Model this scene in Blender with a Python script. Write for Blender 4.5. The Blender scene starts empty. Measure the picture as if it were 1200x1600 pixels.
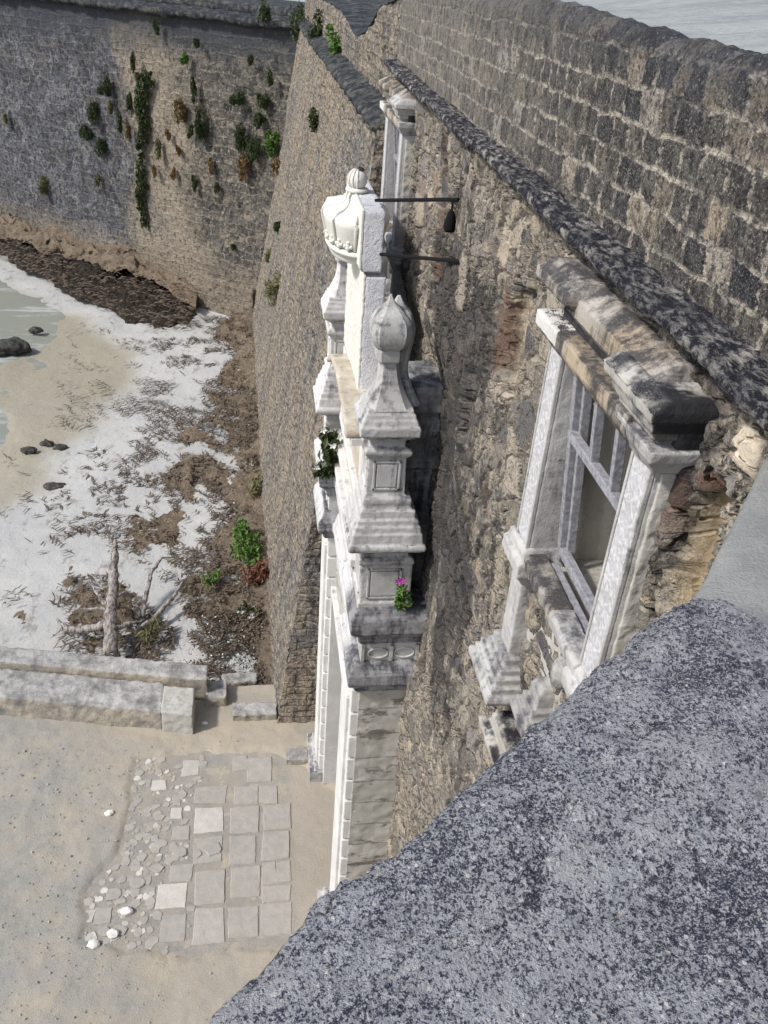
import bpy, math, random
import numpy as np
from mathutils import Vector, Matrix
random.seed(7); RNG=np.random.default_rng(11)
sc=bpy.context.scene; COL=sc.collection
# ------------------------------------------------------------ camera
H=11.0; F=1340.0
nad=np.array([425-600,2950-800.0]); vx=400-600.0; vy=-(F*F+vx*nad[0])/nad[1]
Dv=np.array([vx,vy,F]); Dv/=np.linalg.norm(Dv)
Uv=-np.array([nad[0],nad[1],F]); Uv/=np.linalg.norm(Uv)
Xv=np.cross(Dv,Uv); Xv*=np.sign(Xv[0])
cam=bpy.data.cameras.new('camera'); camo=bpy.data.objects.new('camera',cam); COL.objects.link(camo)
cam.sensor_fit='HORIZONTAL'; cam.sensor_width=36; cam.lens=36*F/1200; cam.clip_start=.05; cam.clip_end=4000
M=Matrix.Identity(4)
for c,s in ((0,1),(1,-1),(2,-1)):
    M[0][c]=Xv[c]*s; M[1][c]=Dv[c]*s; M[2][c]=Uv[c]*s
M[0][3],M[1][3],M[2][3]=0,0,H
camo.matrix_world=M; sc.camera=camo
# ------------------------------------------------------------ light
SUN=Vector((-.66,-.20,.70)).normalized()
w=bpy.data.worlds.new('World'); sc.world=w; w.use_nodes=True
nt=w.node_tree; bg=nt.nodes['Background']; sky=nt.nodes.new('ShaderNodeTexSky'); sky.sky_type='NISHITA'; sky.sun_disc=False
sky.sun_elevation=math.asin(SUN.z); sky.sun_rotation=math.atan2(SUN.x,SUN.y); sky.dust_density=2.0
nt.links.new(sky.outputs[0],bg.inputs[0]); bg.inputs[1].default_value=.115
sl=bpy.data.lights.new('sun','SUN'); sl.energy=2.5; sl.angle=math.radians(5); sl.color=(1,.97,.92)
so=bpy.data.objects.new('sun',sl); COL.objects.link(so); so.rotation_euler=SUN.to_track_quat('Z','Y').to_euler()
sc.view_settings.view_transform='Standard'; sc.view_settings.look='None'; sc.view_settings.gamma=1
sc.view_settings.exposure=.72
# ------------------------------------------------------------ node helper
class N:
    def __init__(s,name,disp='BUMP'):
        s.m=bpy.data.materials.new(name); s.m.use_nodes=True; s.t=s.m.node_tree; s.t.nodes.clear()
        s.out=s.t.nodes.new('ShaderNodeOutputMaterial'); s.b=s.t.nodes.new('ShaderNodeBsdfPrincipled')
        s.b.inputs['Roughness'].default_value=.9; s.b.inputs['Specular IOR Level'].default_value=.25
        s.t.links.new(s.b.outputs[0],s.out.inputs[0]); s.m.displacement_method=disp
        s.pos=s.t.nodes.new('ShaderNodeNewGeometry')
        s.P=s.pos.outputs['Position']; s.Nn=s.pos.outputs['Normal']
    def put(s,i,v):
        if isinstance(v,bpy.types.NodeSocket): s.t.links.new(v,i)
        elif isinstance(v,tuple) and len(v)==3 and i.type=='RGBA': i.default_value=(*v,1)
        else: i.default_value=v
    def math(s,op,a,b=0,c=None,clamp=False):
        n=s.t.nodes.new('ShaderNodeMath'); n.operation=op; n.use_clamp=clamp
        s.put(n.inputs[0],a); s.put(n.inputs[1],b)
        if c is not None: s.put(n.inputs[2],c)
        return n.outputs[0]
    def mul(s,a,b): return s.math('MULTIPLY',a,b)
    def add(s,a,b): return s.math('ADD',a,b)
    def vmul(s,v,k):
        n=s.t.nodes.new('ShaderNodeVectorMath'); n.operation='MULTIPLY'; s.put(n.inputs[0],v); n.inputs[1].default_value=k; return n.outputs[0]
    def vadd(s,v,k):
        n=s.t.nodes.new('ShaderNodeVectorMath'); n.operation='ADD'; s.put(n.inputs[0],v); s.put(n.inputs[1],k); return n.outputs[0]
    def sep(s,v):
        n=s.t.nodes.new('ShaderNodeSeparateXYZ'); s.put(n.inputs[0],v); return n.outputs
    def comb(s,x,y,z=0.0):
        n=s.t.nodes.new('ShaderNodeCombineXYZ'); s.put(n.inputs[0],x); s.put(n.inputs[1],y); s.put(n.inputs[2],z); return n.outputs[0]
    def noise(s,scale,detail=4,rough=.6,vec=None,col=False):
        n=s.t.nodes.new('ShaderNodeTexNoise'); s.put(n.inputs['Vector'],vec or s.P)
        n.inputs['Scale'].default_value=scale; n.inputs['Detail'].default_value=detail; n.inputs['Roughness'].default_value=rough
        return n.outputs['Color' if col else 'Fac']
    def voro(s,scale,vec=None,feature='F1',rand=1.0):
        n=s.t.nodes.new('ShaderNodeTexVoronoi'); n.feature=feature; s.put(n.inputs['Vector'],vec or s.P)
        n.inputs['Scale'].default_value=scale; n.inputs['Randomness'].default_value=rand; return n.outputs
    def ramp(s,v,stops,interp='LINEAR'):
        n=s.t.nodes.new('ShaderNodeValToRGB'); s.put(n.inputs[0],v); e=n.color_ramp.elements; n.color_ramp.interpolation=interp
        while len(e)<len(stops): e.new(.5)
        for k,(p,c) in enumerate(stops):
            e[k].position=p; e[k].color=(*c,1) if isinstance(c,tuple) else (c,c,c,1)
        return n.outputs[0]
    def st(s,v,a,b): return s.ramp(v,[(a,0.0),(b,1.0)])
    def mix(s,f,a,b,mode='MIX'):
        n=s.t.nodes.new('ShaderNodeMix'); n.data_type='RGBA'; n.blend_type=mode; s.put(n.inputs[0],f); s.put(n.inputs[6],a); s.put(n.inputs[7],b); return n.outputs[2]
    def attr(s,name,o='Fac'):
        n=s.t.nodes.new('ShaderNodeAttribute'); n.attribute_name=name; return n.outputs[o]
    def brick(s,vec,wd,ht,mortar,smooth=.3,off=.5):
        n=s.t.nodes.new('ShaderNodeTexBrick'); s.put(n.inputs['Vector'],vec); n.inputs['Scale'].default_value=1
        n.inputs['Color1'].default_value=(0,0,0,1); n.inputs['Color2'].default_value=(1,1,1,1); n.inputs['Mortar'].default_value=(.5,.5,.5,1)
        n.inputs['Brick Width'].default_value=wd; n.inputs['Row Height'].default_value=ht; n.inputs['Mortar Size'].default_value=mortar
        n.inputs['Mortar Smooth'].default_value=smooth; n.offset=off; n.squash=.8; n.squash_frequency=3
        return n.outputs
    def end(s,col,h=None,scale=.02,rough=None):
        s.put(s.b.inputs['Base Color'],col)
        if rough is not None: s.put(s.b.inputs['Roughness'],rough)
        if h is not None:
            n=s.t.nodes.new('ShaderNodeDisplacement'); s.put(n.inputs[0],h); n.inputs['Midlevel'].default_value=.5; n.inputs['Scale'].default_value=scale
            s.t.links.new(n.outputs[0],s.out.inputs['Displacement'])
        return s.m
MAT={}
def plain(name,c,c2=None,sc_=30,rough=.8,bump=.003):
    n=N(name); f=n.noise(sc_,4)
    MAT[name]=n.end(n.mix(n.st(f,.35,.65),c,c2 or tuple(x*.6 for x in c)),f,bump,rough)
# distorted wall coordinates (y along the wall, z up)
def wallvec(n,amt,scale,along=1):
    p=n.sep(n.P); v=n.comb(n.add(p[along],p[0]),p[2],0.0)
    d=n.vadd(n.noise(scale,3,.5,col=True),(-.5,-.5,-.5)); return n.vadd(v,n.vmul(d,(amt,amt,0)))
# --- rubble masonry of the lower curtain wall
n=N('rubble_stone','BOTH')
v=wallvec(n,.10,5); v2=n.vmul(v,(1.0,1.25,1))
d=n.voro(4.0,v2,'DISTANCE_TO_EDGE',.95)['Distance']; c=n.voro(4.0,v2,'F1',.95)['Color']
ds=n.voro(11.0,v2,'DISTANCE_TO_EDGE',1)['Distance']; cs=n.voro(11.0,v2,'F1',1)['Color']
big=n.st(n.noise(2.2,2),.40,.54)
jb=n.st(d,.02,.075); js=n.st(ds,.03,.11); j=n.mix(big,js,jb)
cell=n.sep(n.mix(big,cs,c))
fine=n.noise(26,6,.7); pit=n.noise(75,4,.7); speck=n.noise(190,3,.6)
stone=n.ramp(cell[0],[(0,(.085,.085,.09)),(.3,(.21,.185,.15)),(.55,(.35,.295,.22)),(.8,(.20,.19,.178)),(1,(.47,.395,.30))])
stone=n.mix(n.mul(n.st(cell[1],.90,.97),.55),stone,(.26,.17,.12))
mort=n.mix(n.noise(9,3),(.32,.275,.21),(.20,.175,.145))
col=n.mix(j,mort,stone)
crev=n.ramp(n.math('MINIMUM',d,n.mul(ds,1.2)),[(.010,1.0),(.045,0.0)]); crev=n.mul(crev,n.st(n.noise(6,4,.7),.34,.50)); col=n.mix(n.mul(crev,.85),col,(.05,.046,.044))
stk=n.noise(13,5,.75,n.vmul(n.P,(1,1.6,.55))); col=n.mix(n.mul(n.st(stk,.55,.65),.6),col,(.09,.085,.083)); col=n.mix(n.mul(n.st(stk,.44,.34),.0),col,(.5,.46,.4))
col=n.mix(n.st(fine,.35,.47),n.mix(1.0,col,(.26,.265,.31),'MULTIPLY'),col)
col=n.mix(n.mul(n.st(pit,.55,.67),.8),col,(.05,.05,.058))
col=n.mix(n.mul(n.st(speck,.56,.68),.65),col,(.58,.53,.45))
p=n.sep(n.P)
lich=n.noise(.9,6,.72,n.comb(n.mul(p[1],1.5),n.mul(p[2],.45)))
near=n.attr('lichen')
lm=n.math('MULTIPLY',n.st(n.add(n.add(lich,n.mul(n.add(n.noise(9,4,.7),-.5),.35)),n.mul(near,.28)),.52,.62),n.st(fine,.22,.40))
col=n.mix(n.mul(lm,.85),col,n.mix(1.0,col,(.17,.175,.21),'MULTIPLY'))
col=n.mix(n.attr('ochre'),col,n.mix(n.noise(11,4),(.50,.41,.27),(.34,.26,.165)))
col=n.mix(n.attr('brick'),col,n.mix(n.noise(20,3),(.17,.10,.07),(.10,.07,.055)))
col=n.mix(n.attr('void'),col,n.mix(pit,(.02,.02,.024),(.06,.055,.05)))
col=n.mix(n.attr('pale'),col,n.mix(n.noise(20,3),(.66,.58,.46),(.48,.41,.32)))
hh=n.add(n.mul(j,.75),n.add(n.mul(fine,.45),n.mul(pit,.28)))
MAT['rubble']=n.end(col,n.mix(n.attr('ochre'),hh,n.add(n.mul(fine,.25),.35)),.040,.95)
# --- dark coursed ashlar of the upper wall
n=N('dark_ashlar','BOTH')
v=wallvec(n,.075,5.0); d2=n.vadd(n.noise(17,3,.5,col=True),(-.5,-.5,-.5)); v=n.vadd(v,n.vmul(d2,(.030,.022,0)))
b=n.brick(v,.185,.132,.011,.6); tint=n.sep(b['Color'])[0]; mo=b['Fac']
vs=n.sep(v); fr=n.math('PINGPONG',n.math('DIVIDE',vs[1],.132),.5)   # 0 on a bed joint
bed=n.ramp(fr,[(.0,1.0),(.06,.85),(.11,0.0)])
fine=n.noise(30,6,.72); pit=n.noise(85,4,.7); p=n.sep(n.P)
stone=n.ramp(tint,[(0,(.043,.043,.048)),(.30,(.13,.115,.097)),(.58,(.08,.077,.075)),(.82,(.20,.172,.132)),(.93,(.42,.345,.25)),(1,(.34,.325,.30))])
smear=n.noise(3.4,5,.7,n.comb(n.mul(p[1],.8),n.mul(p[2],1.2)))
bj=n.math('MULTIPLY',n.math('MAXIMUM',bed,n.mul(mo,.85)),n.st(smear,.34,.52))
col=n.mix(n.mul(bj,.92),stone,n.mix(n.noise(12,3),(.64,.575,.47),(.44,.39,.32)))
col=n.mix(n.mul(n.math('SUBTRACT',mo,bj),.5),col,(.05,.05,.055))
col=n.mix(n.st(fine,.38,.51),n.mix(1.0,col,(.22,.225,.27),'MULTIPLY'),col)
col=n.mix(n.mul(n.st(pit,.54,.66),.75),col,(.025,.026,.034))
col=n.mix(n.mul(n.st(n.noise(120,4,.65),.56,.66),.6),col,(.50,.47,.42))
lt=n.math('MULTIPLY',n.st(n.math('SUBTRACT',n.add(p[2],n.mul(n.noise(4,5,.7),.6)),10.30),.66,.86),.72)
col=n.mix(lt,col,(.05,.054,.066))
yl=n.math('MULTIPLY',n.st(n.math('MULTIPLY',p[1],.1),.40,.75),.5)
col=n.mix(yl,col,n.mix(fine,(.46,.41,.33),(.15,.145,.14)))
dsh=n.noise(11,4,.75,n.vmul(n.P,(1,1.2,1))); col=n.mix(n.mul(n.st(dsh,.50,.57),.65),col,n.mix(1.0,col,(.25,.25,.30),'MULTIPLY'))
stk=n.noise(24,5,.75,n.vmul(n.P,(1,1.7,.6))); col=n.mix(n.mul(n.st(stk,.53,.63),.7),col,(.045,.046,.05)); col=n.mix(n.mul(n.st(n.noise(60,4,.7,n.vadd(n.P,(2,5,3))),.58,.68),.5),col,(.40,.37,.32))
hh=n.add(n.mul(n.math('SUBTRACT',1.0,mo),.14),n.add(n.mul(fine,.65),n.mul(pit,.45)))
MAT['ashlar']=n.end(col,hh,.045,.95)
# --- battered beach wall: small courses
n=N('beach_wall_stone','BOTH')
v=wallvec(n,.13,3.2); b=n.brick(v,.33,.14,.024,.9); tint=n.sep(b['Color'])[0]; mo=b['Fac']
fine=n.noise(16,6,.75); pit=n.noise(50,4,.75); p=n.sep(n.P)
stone=n.ramp(tint,[(0,(.17,.165,.155)),(.4,(.29,.26,.21)),(.7,(.22,.21,.19)),(1,(.38,.33,.25))])
wash=n.noise(.55,5,.65,n.comb(n.mul(p[1],1.0),n.mul(p[2],.35)))
stone=n.mix(n.mul(n.st(wash,.36,.56),.75),stone,(.40,.32,.22)); vst=n.noise(1.0,6,.72,n.comb(n.mul(n.add(p[1],n.mul(p[0],2.0)),2.6),n.mul(p[2],.22))); stone=n.mix(n.mul(n.st(vst,.50,.62),.75),stone,(.085,.085,.095))
stone=n.mix(n.mul(n.st(n.noise(1.1,5,.7,n.vadd(n.P,(7,3,1))),.52,.66),.7),stone,(.15,.155,.175))
col=n.mix(n.mul(n.mul(mo,.6),n.st(n.noise(1.7,4),.36,.56)),stone,(.10,.093,.086))
col=n.mix(n.st(fine,.37,.50),n.mix(1.0,col,(.26,.255,.28),'MULTIPLY'),col)
col=n.mix(n.mul(n.st(pit,.56,.68),.75),col,(.05,.048,.048))
col=n.mix(n.mul(n.st(n.noise(38,3,.6,n.vadd(n.P,(3,9,4))),.60,.70),.6),col,(.50,.46,.40))
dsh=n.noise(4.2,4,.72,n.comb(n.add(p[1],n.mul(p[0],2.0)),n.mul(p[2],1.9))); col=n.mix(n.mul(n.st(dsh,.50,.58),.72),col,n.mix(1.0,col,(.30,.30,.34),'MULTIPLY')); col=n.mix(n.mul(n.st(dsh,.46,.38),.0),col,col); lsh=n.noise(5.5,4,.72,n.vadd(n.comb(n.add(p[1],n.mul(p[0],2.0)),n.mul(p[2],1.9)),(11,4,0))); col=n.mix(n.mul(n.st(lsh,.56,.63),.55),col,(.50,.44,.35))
stk=n.noise(18,5,.75,n.vmul(n.P,(1,1.5,.7))); col=n.mix(n.mul(n.st(stk,.53,.63),.7),col,(.075,.07,.07)); col=n.mix(n.mul(n.st(n.noise(30,4,.7,n.vadd(n.P,(2,5,3))),.57,.66),.6),col,(.52,.46,.37))
hh=n.add(n.mul(n.math('SUBTRACT',1.0,mo),.30),n.add(n.mul(fine,.6),n.mul(pit,.4)))
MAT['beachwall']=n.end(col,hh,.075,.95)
# --- far bastion wall
n=N('far_wall_stone','BOTH')
p=n.sep(n.P); u=n.math('SUBTRACT',n.mul(p[0],.76),n.mul(p[1],.65)); d=n.vadd(n.noise(1.6,4,.6,col=True),(-.5,-.5,-.5))
v=n.vadd(n.comb(u,p[2],0.0),n.vmul(d,(.42,.40,0))); b=n.brick(v,.46,.29,.045,.8); tint=n.sep(b['Color'])[0]; mo=b['Fac']
fine=n.noise(7,6,.75); pit=n.noise(22,4,.75)
stone=n.ramp(tint,[(0,(.05,.048,.05)),(.3,(.15,.132,.105)),(.6,(.085,.083,.08)),(1,(.25,.215,.165))])
mort=n.mix(n.noise(3,3),(.36,.315,.24),(.26,.235,.195))
col=n.mix(n.mul(n.mul(mo,.7),n.st(n.noise(1.9,5,.7),.36,.60)),stone,mort)
dsh=n.noise(2.1,4,.72,n.vmul(n.P,(1,1,1.5))); col=n.mix(n.mul(n.st(dsh,.50,.58),.6),col,n.mix(1.0,col,(.30,.31,.36),'MULTIPLY'))
hol=n.noise(4.2,5,.72,n.vmul(n.P,(1,1,1.3))); col=n.mix(n.mul(n.st(hol,.53,.62),.7),col,(.06,.058,.058)); col=n.mix(n.mul(n.st(n.noise(9,5,.7,n.vadd(n.P,(2,5,3))),.55,.65),.55),col,(.47,.41,.32))
# left part is bluish grey and irregular, a tan stripe runs down the middle
lx=n.add(p[0],n.mul(n.add(n.noise(.5,4),-.5),5.0))
blue=n.mul(n.ramp(n.math('MULTIPLY_ADD',lx,.05,.6),[(.30,1.0),(.42,0.0)]),n.math('SUBTRACT',1.0,n.mul(mo,.55)))
rv=n.voro(2.2,n.vmul(n.comb(u,p[2],0.0),(1.2,.8,1)),'F1',1)
irr=n.ramp(n.sep(rv['Color'])[0],[(0,(.035,.04,.055)),(.5,(.11,.12,.15)),(1,(.23,.24,.275))])
col=n.mix(n.mul(blue,.72),col,n.mix(n.st(fine,.38,.6),(.05,.055,.068),irr))
stripe=n.mul(n.ramp(n.math('MULTIPLY_ADD',n.add(lx,n.mul(p[2],.09)),.05,.6),[(.36,0.0),(.41,1.0),(.46,1.0),(.52,0.0)]),.75)
col=n.mix(stripe,col,n.mix(fine,(.40,.33,.24),(.27,.235,.185)))
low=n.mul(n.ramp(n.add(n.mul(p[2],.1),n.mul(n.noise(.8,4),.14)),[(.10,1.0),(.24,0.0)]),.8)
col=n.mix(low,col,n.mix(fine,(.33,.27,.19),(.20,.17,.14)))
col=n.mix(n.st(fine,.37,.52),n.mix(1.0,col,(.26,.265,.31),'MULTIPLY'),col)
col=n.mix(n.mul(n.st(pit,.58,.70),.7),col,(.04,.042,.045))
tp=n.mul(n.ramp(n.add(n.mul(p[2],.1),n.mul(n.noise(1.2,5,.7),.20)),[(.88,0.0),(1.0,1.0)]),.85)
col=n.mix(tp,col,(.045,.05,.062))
hh=n.add(n.mul(mo,.14),n.add(n.mul(fine,.6),n.mul(pit,.4)))
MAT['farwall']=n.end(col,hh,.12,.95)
# --- black-weathered coping
n=N('weathered_coping')
p=n.sep(n.P); st=n.noise(16,6,.75,n.vmul(n.P,(2.2,.8,1))); f=n.noise(70,4,.7); bl=n.st(n.noise(4,5,.7),.36,.62)
col=n.mix(n.st(st,.47,.60),(.011,.011,.017),n.mix(bl,(.07,.07,.075),(.31,.29,.26)))
col=n.mix(n.mul(n.st(f,.58,.7),.6),col,(.28,.28,.29))
MAT['coping']=n.end(col,n.add(n.mul(st,.7),n.mul(f,.5)),.03,.95)
n=N('dark_ledge')
st=n.noise(5,6,.75); f=n.noise(20,4,.7)
col=n.mix(n.st(st,.46,.66),(.022,.025,.032),n.mix(n.noise(1.3,3),(.17,.16,.135),(.085,.095,.075)))
MAT['ledge']=n.end(col,n.add(st,n.mul(f,.5)),.05,.95)
# --- carved limestone: grey faces, streaked, blackened on ledges
def limestone(name,base,dark,amount,black=(.045,.045,.055),tan=None,bump=.006,wash=None,sooty=None):
    n=N(name); p=n.sep(n.P); nz=n.sep(n.Nn)[2]
    st=n.noise(7,6,.72,n.vmul(n.P,(1,1,.28))); f=n.noise(45,5,.7); g=n.noise(140,3,.6)
    blot=n.noise(3.2,5,.68)
    col=n.mix(n.st(blot,.35,.62),base,dark)
    if tan: col=n.mix(n.mul(n.st(n.noise(2.3,4,.6,n.vadd(n.P,(5,2,8))),.47,.6),.8),col,tan)
    hor=n.noise(6,5,.7,n.vmul(n.P,(.5,.5,5.0)))
    k=n.add(st,n.mul(n.math('ABSOLUTE',nz),.10))
    k=n.add(k,n.mul(n.add(hor,-.5),.35))
    col=n.mix(n.mul(n.st(k,.60-amount,.76-amount),.9),col,n.mix(f,tuple(.5*x for x in black),tuple(1.9*x for x in black)))
    col=n.mix(n.mul(n.st(f,.55,.72),.35),col,tuple(x*.5 for x in base))
    col=n.mix(n.mul(n.st(g,.58,.7),.3),col,tuple(min(.8,x*1.3) for x in base))
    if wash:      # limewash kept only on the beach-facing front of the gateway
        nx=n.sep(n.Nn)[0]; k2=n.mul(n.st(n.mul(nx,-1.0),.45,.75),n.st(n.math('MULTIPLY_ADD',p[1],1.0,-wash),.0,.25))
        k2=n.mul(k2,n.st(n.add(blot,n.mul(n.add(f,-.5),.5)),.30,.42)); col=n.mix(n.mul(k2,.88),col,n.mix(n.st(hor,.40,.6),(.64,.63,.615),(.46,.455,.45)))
    if sooty:     # black crust on the ends
        ny=n.sep(n.Nn)[1]; k3=n.mul(n.st(n.add(n.math('SUBTRACT',2.58,p[1]),n.mul(n.add(blot,-.5),.12)),.04,.10),n.st(n.mul(n.sep(n.Nn)[0],-1.0),.85,.55) if False else n.math('SUBTRACT',1.0,n.mul(n.st(n.mul(n.sep(n.Nn)[0],-1.0),.6,.85),.8))); k3=k3 if sooty==1 else n.st(n.add(n.mul(ny,-1.0),n.mul(n.add(st,-.5),1.8)),.75,1.45); k4=n.mul(n.st(nz,.55,.85),n.st(n.add(n.mul(blot,.6),n.mul(st,.4)),.42,.52))
        col=n.mix(n.mul(n.math('MAXIMUM',k3,k4),.985),col,n.mix(f,(.006,.006,.008),(.026,.025,.028)))
    MAT[name]=n.end(col,n.add(n.mul(f,.7),n.mul(g,.5)),bump,.85)
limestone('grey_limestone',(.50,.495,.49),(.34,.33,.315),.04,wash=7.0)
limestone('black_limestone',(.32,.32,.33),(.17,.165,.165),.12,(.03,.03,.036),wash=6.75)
limestone('crusted_limestone',(.42,.40,.37),(.27,.25,.22),.05,sooty=1)
limestone('pale_limestone',(.62,.60,.57),(.50,.48,.45),-.03)
limestone('window_limestone',(.47,.46,.45),(.32,.31,.30),.045)
limestone('foot_limestone',(.42,.415,.40),(.24,.235,.225),.09)
limestone('window_ledge',(.40,.37,.33),(.22,.20,.17),.13,(.022,.021,.026),(.38,.30,.20))
limestone('dark_limestone',(.10,.095,.09),(.035,.035,.04),.22,(.018,.018,.022))
limestone('limewash_white',(.64,.63,.61),(.53,.515,.49),-.035,(.17,.165,.165))
limestone('crown_white',(.62,.61,.565),(.55,.53,.475),-.12,(.3,.28,.25),None,.003)
limestone('tan_plaster',(.50,.455,.375),(.37,.325,.26),-.01,(.18,.15,.12))
limestone('side_plaster',(.43,.42,.39),(.35,.335,.30),-.035,(.16,.14,.12))
limestone('rough_plaster',(.68,.68,.70),(.54,.54,.57),-.06,(.10,.10,.12),None,.03)
# --- fill behind the window bars
n=N('blocked_plaster'); f=n.noise(4,6,.7); g=n.noise(30,4)
col=n.mix(n.st(f,.44,.58),(.22,.19,.145),(.06,.056,.055)); col=n.mix(n.mul(n.st(n.noise(9,5,.7),.55,.65),.7),col,(.04,.04,.045))  # whole tone lowered to paint in the opening's shade; dark blotches are stains
MAT['fill']=n.end(col,n.add(f,g),.01)
# --- ornament carved in low relief on the pilasters
n=N('carved_relief'); p=n.sep(n.P)
za=n.math('DIVIDE',p[2],.125); ya=n.math('DIVIDE',n.math('SUBTRACT',n.math('MODULO',p[1],.19),.02),.15)
l1=n.math('PINGPONG',n.add(za,ya),.5); l2=n.math('PINGPONG',n.math('SUBTRACT',za,ya),.5)
line=n.ramp(n.math('MINIMUM',l1,l2),[(.03,1.0),(.11,0.0)])
leaf=n.voro(30,n.vmul(n.P,(1,1,.7)),'DISTANCE_TO_EDGE')['Distance']; lf=n.st(leaf,.05,.35)
f=n.noise(48,4,.7); k=n.add(n.mul(line,.17),n.add(n.mul(lf,.34),n.mul(f,.62)))
col=n.mix(n.st(k,.20,.62),(.33,.325,.33),(.50,.495,.50)); col=n.mix(n.mul(n.st(n.noise(5,4),.45,.6),.4),col,(.52,.52,.55))
MAT['relief']=n.end(col,k,.008,.85)
# horizontally jointed render on the gateway flanks
n=N('jointed_side'); p=n.sep(n.P); ds=n.mul(n.add(n.noise(3,3),-.5),.08)
jt=n.math('PINGPONG',n.math('DIVIDE',n.add(p[2],ds),.37),.5); f=n.noise(5,5,.65); g=n.noise(60,4,.7)
col=n.mix(n.st(f,.35,.65),(.44,.425,.39),(.36,.345,.31))
col=n.mix(n.mul(n.ramp(jt,[(.0,1.0),(.045,0.0)]),n.mul(n.st(n.noise(7,4),.35,.5),.75)),col,(.13,.12,.105))
dm=n.st(n.add(n.noise(2.2,5,.7,n.vmul(n.P,(1,1,2.6))),n.mul(n.ramp(jt,[(.0,1.0),(.2,0.0)]),.05)),.58,.63)
col=n.mix(n.mul(dm,.85),col,n.mix(g,(.09,.085,.08),(.20,.17,.14)))
col=n.mix(n.mul(n.st(g,.56,.7),.3),col,(.20,.19,.175))
MAT['jointed']=n.end(col,n.add(n.mul(f,.6),n.mul(g,.5)),.012,.9)
# --- foreground coping: rough cement with lichen specks
n=N('rough_cement','BOTH')
mid=n.noise(22,5,.7); gr=n.noise(95,5,.78); sp=n.noise(240,3,.7)
wob=n.vadd(n.P,n.vmul(n.noise(12,4,.7,col=True),(.10,.10,.10)))
pt=n.st(n.noise(5.2,5,.66,wob),.40,.62); pale=n.st(n.noise(3.1,5,.66,n.vadd(wob,(3,8,1))),.46,.64)
pv=n.voro(85,None,'F1',1); peb=n.ramp(pv['Distance'],[(.22,1.0),(.34,0.0)]); pc=n.sep(pv['Color'])
base=n.mix(n.st(mid,.35,.65),(.26,.26,.275),(.40,.40,.41))
base=n.mix(n.mul(pale,.75),base,n.mix(mid,(.34,.335,.33),(.43,.425,.415)))
dk=n.add(gr,n.add(n.mul(pt,.115),n.add(n.mul(pale,-.05),n.mul(n.add(sp,-.5),.75))))
col=n.mix(n.mul(n.st(dk,.525,.595),.95),base,n.mix(mid,(.017,.019,.040),(.040,.041,.060)))
blo=n.st(n.add(n.noise(8.5,6,.74,n.vadd(wob,(5,1,2))),n.mul(n.add(gr,-.5),.45)),.565,.625); col=n.mix(n.mul(blo,.9),col,n.mix(mid,(.014,.015,.030),(.035,.036,.050)))
col=n.mix(n.mul(n.st(n.noise(330,2,.6),.56,.64),.55),col,(.52,.52,.525))
lit=n.mul(peb,n.st(pc[0],.80,.84)); col=n.mix(n.mul(lit,.9),col,n.mix(pc[1],(.62,.60,.58),(.42,.36,.32)))
crk=n.voro(1.3,n.vadd(n.P,n.vmul(n.noise(7,4,.6,col=True),(.22,.22,.22))),'DISTANCE_TO_EDGE',1)['Distance']; ck=n.mul(n.ramp(crk,[(.002,1.0),(.006,0.0)]),n.st(n.noise(2.1,3),.54,.60)); col=n.mix(n.mul(ck,.6),col,(.06,.06,.07))
hh=n.add(n.mul(ck,-.3),n.add(n.mul(gr,.60),n.add(n.mul(mid,.55),n.add(n.mul(sp,.25),n.mul(lit,.22)))))
MAT['cement']=n.end(col,hh,.028,.95)
n=N('smooth_mortar'); f=n.noise(6,5,.6); g=n.noise(120,4,.7); s2=n.noise(30,5,.7,n.vmul(n.P,(.5,1.6,1)))
col=n.mix(n.st(f,.35,.65),(.20,.205,.20),(.285,.285,.27)); col=n.mix(n.mul(n.st(s2,.55,.7),.5),col,(.36,.35,.32)); col=n.mix(n.mul(n.st(g,.56,.7),.5),col,(.11,.11,.115))
MAT['mortar']=n.end(col,n.add(n.mul(s2,.6),n.mul(g,.7)),.010)
n=N('parapet_top'); f=n.noise(3,6,.7,n.vmul(n.P,(.35,1.6,1))); g=n.noise(30,5,.7,n.vmul(n.P,(.4,1.4,1)))
col=n.mix(n.st(f,.35,.62),(.25,.27,.265),(.36,.37,.35)); col=n.mix(n.mul(n.st(g,.56,.68),.5),col,(.46,.45,.42))
MAT['paratop']=n.end(col,g,.03)
# --- ground
n=N('packed_sand_ground','BOTH'); p=n.sep(n.P)
f=n.noise(1.1,5,.65); m=n.noise(9,5,.7); g=n.noise(60,4,.75)
col=n.mix(n.st(f,.36,.62),(.37,.32,.245),(.31,.285,.24))
left=n.ramp(n.add(n.mul(p[0],.1),n.mul(p[1],.035)),[(.02,1.0),(.16,0.0)])
left=n.mul(left,n.st(n.noise(1.6,5,.7),.34,.58))
col=n.mix(n.mul(left,.75),col,n.mix(m,(.30,.30,.29),(.20,.20,.185)))
col=n.mix(n.mul(n.st(g,.58,.72),.30),col,(.14,.13,.12)); col=n.mix(n.mul(n.st(n.noise(90,3,.6,n.vadd(n.P,(2,7,0))),.62,.70),.5),col,(.58,.55,.50))
MAT['ground']=n.end(col,n.add(n.mul(m,.5),n.mul(g,.4)),.03)
n=N('worn_mortar_bed','BUMP'); m=n.noise(5,5,.7); g=n.noise(50,4,.75)
col=n.mix(n.st(m,.38,.62),(.30,.272,.232),(.235,.226,.21)); col=n.mix(n.mul(n.st(g,.55,.68),.5),col,(.11,.11,.11)); col=n.mix(n.mul(n.st(n.noise(70,3,.6,n.vadd(n.P,(2,7,0))),.60,.68),.5),col,(.45,.42,.38))
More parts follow.
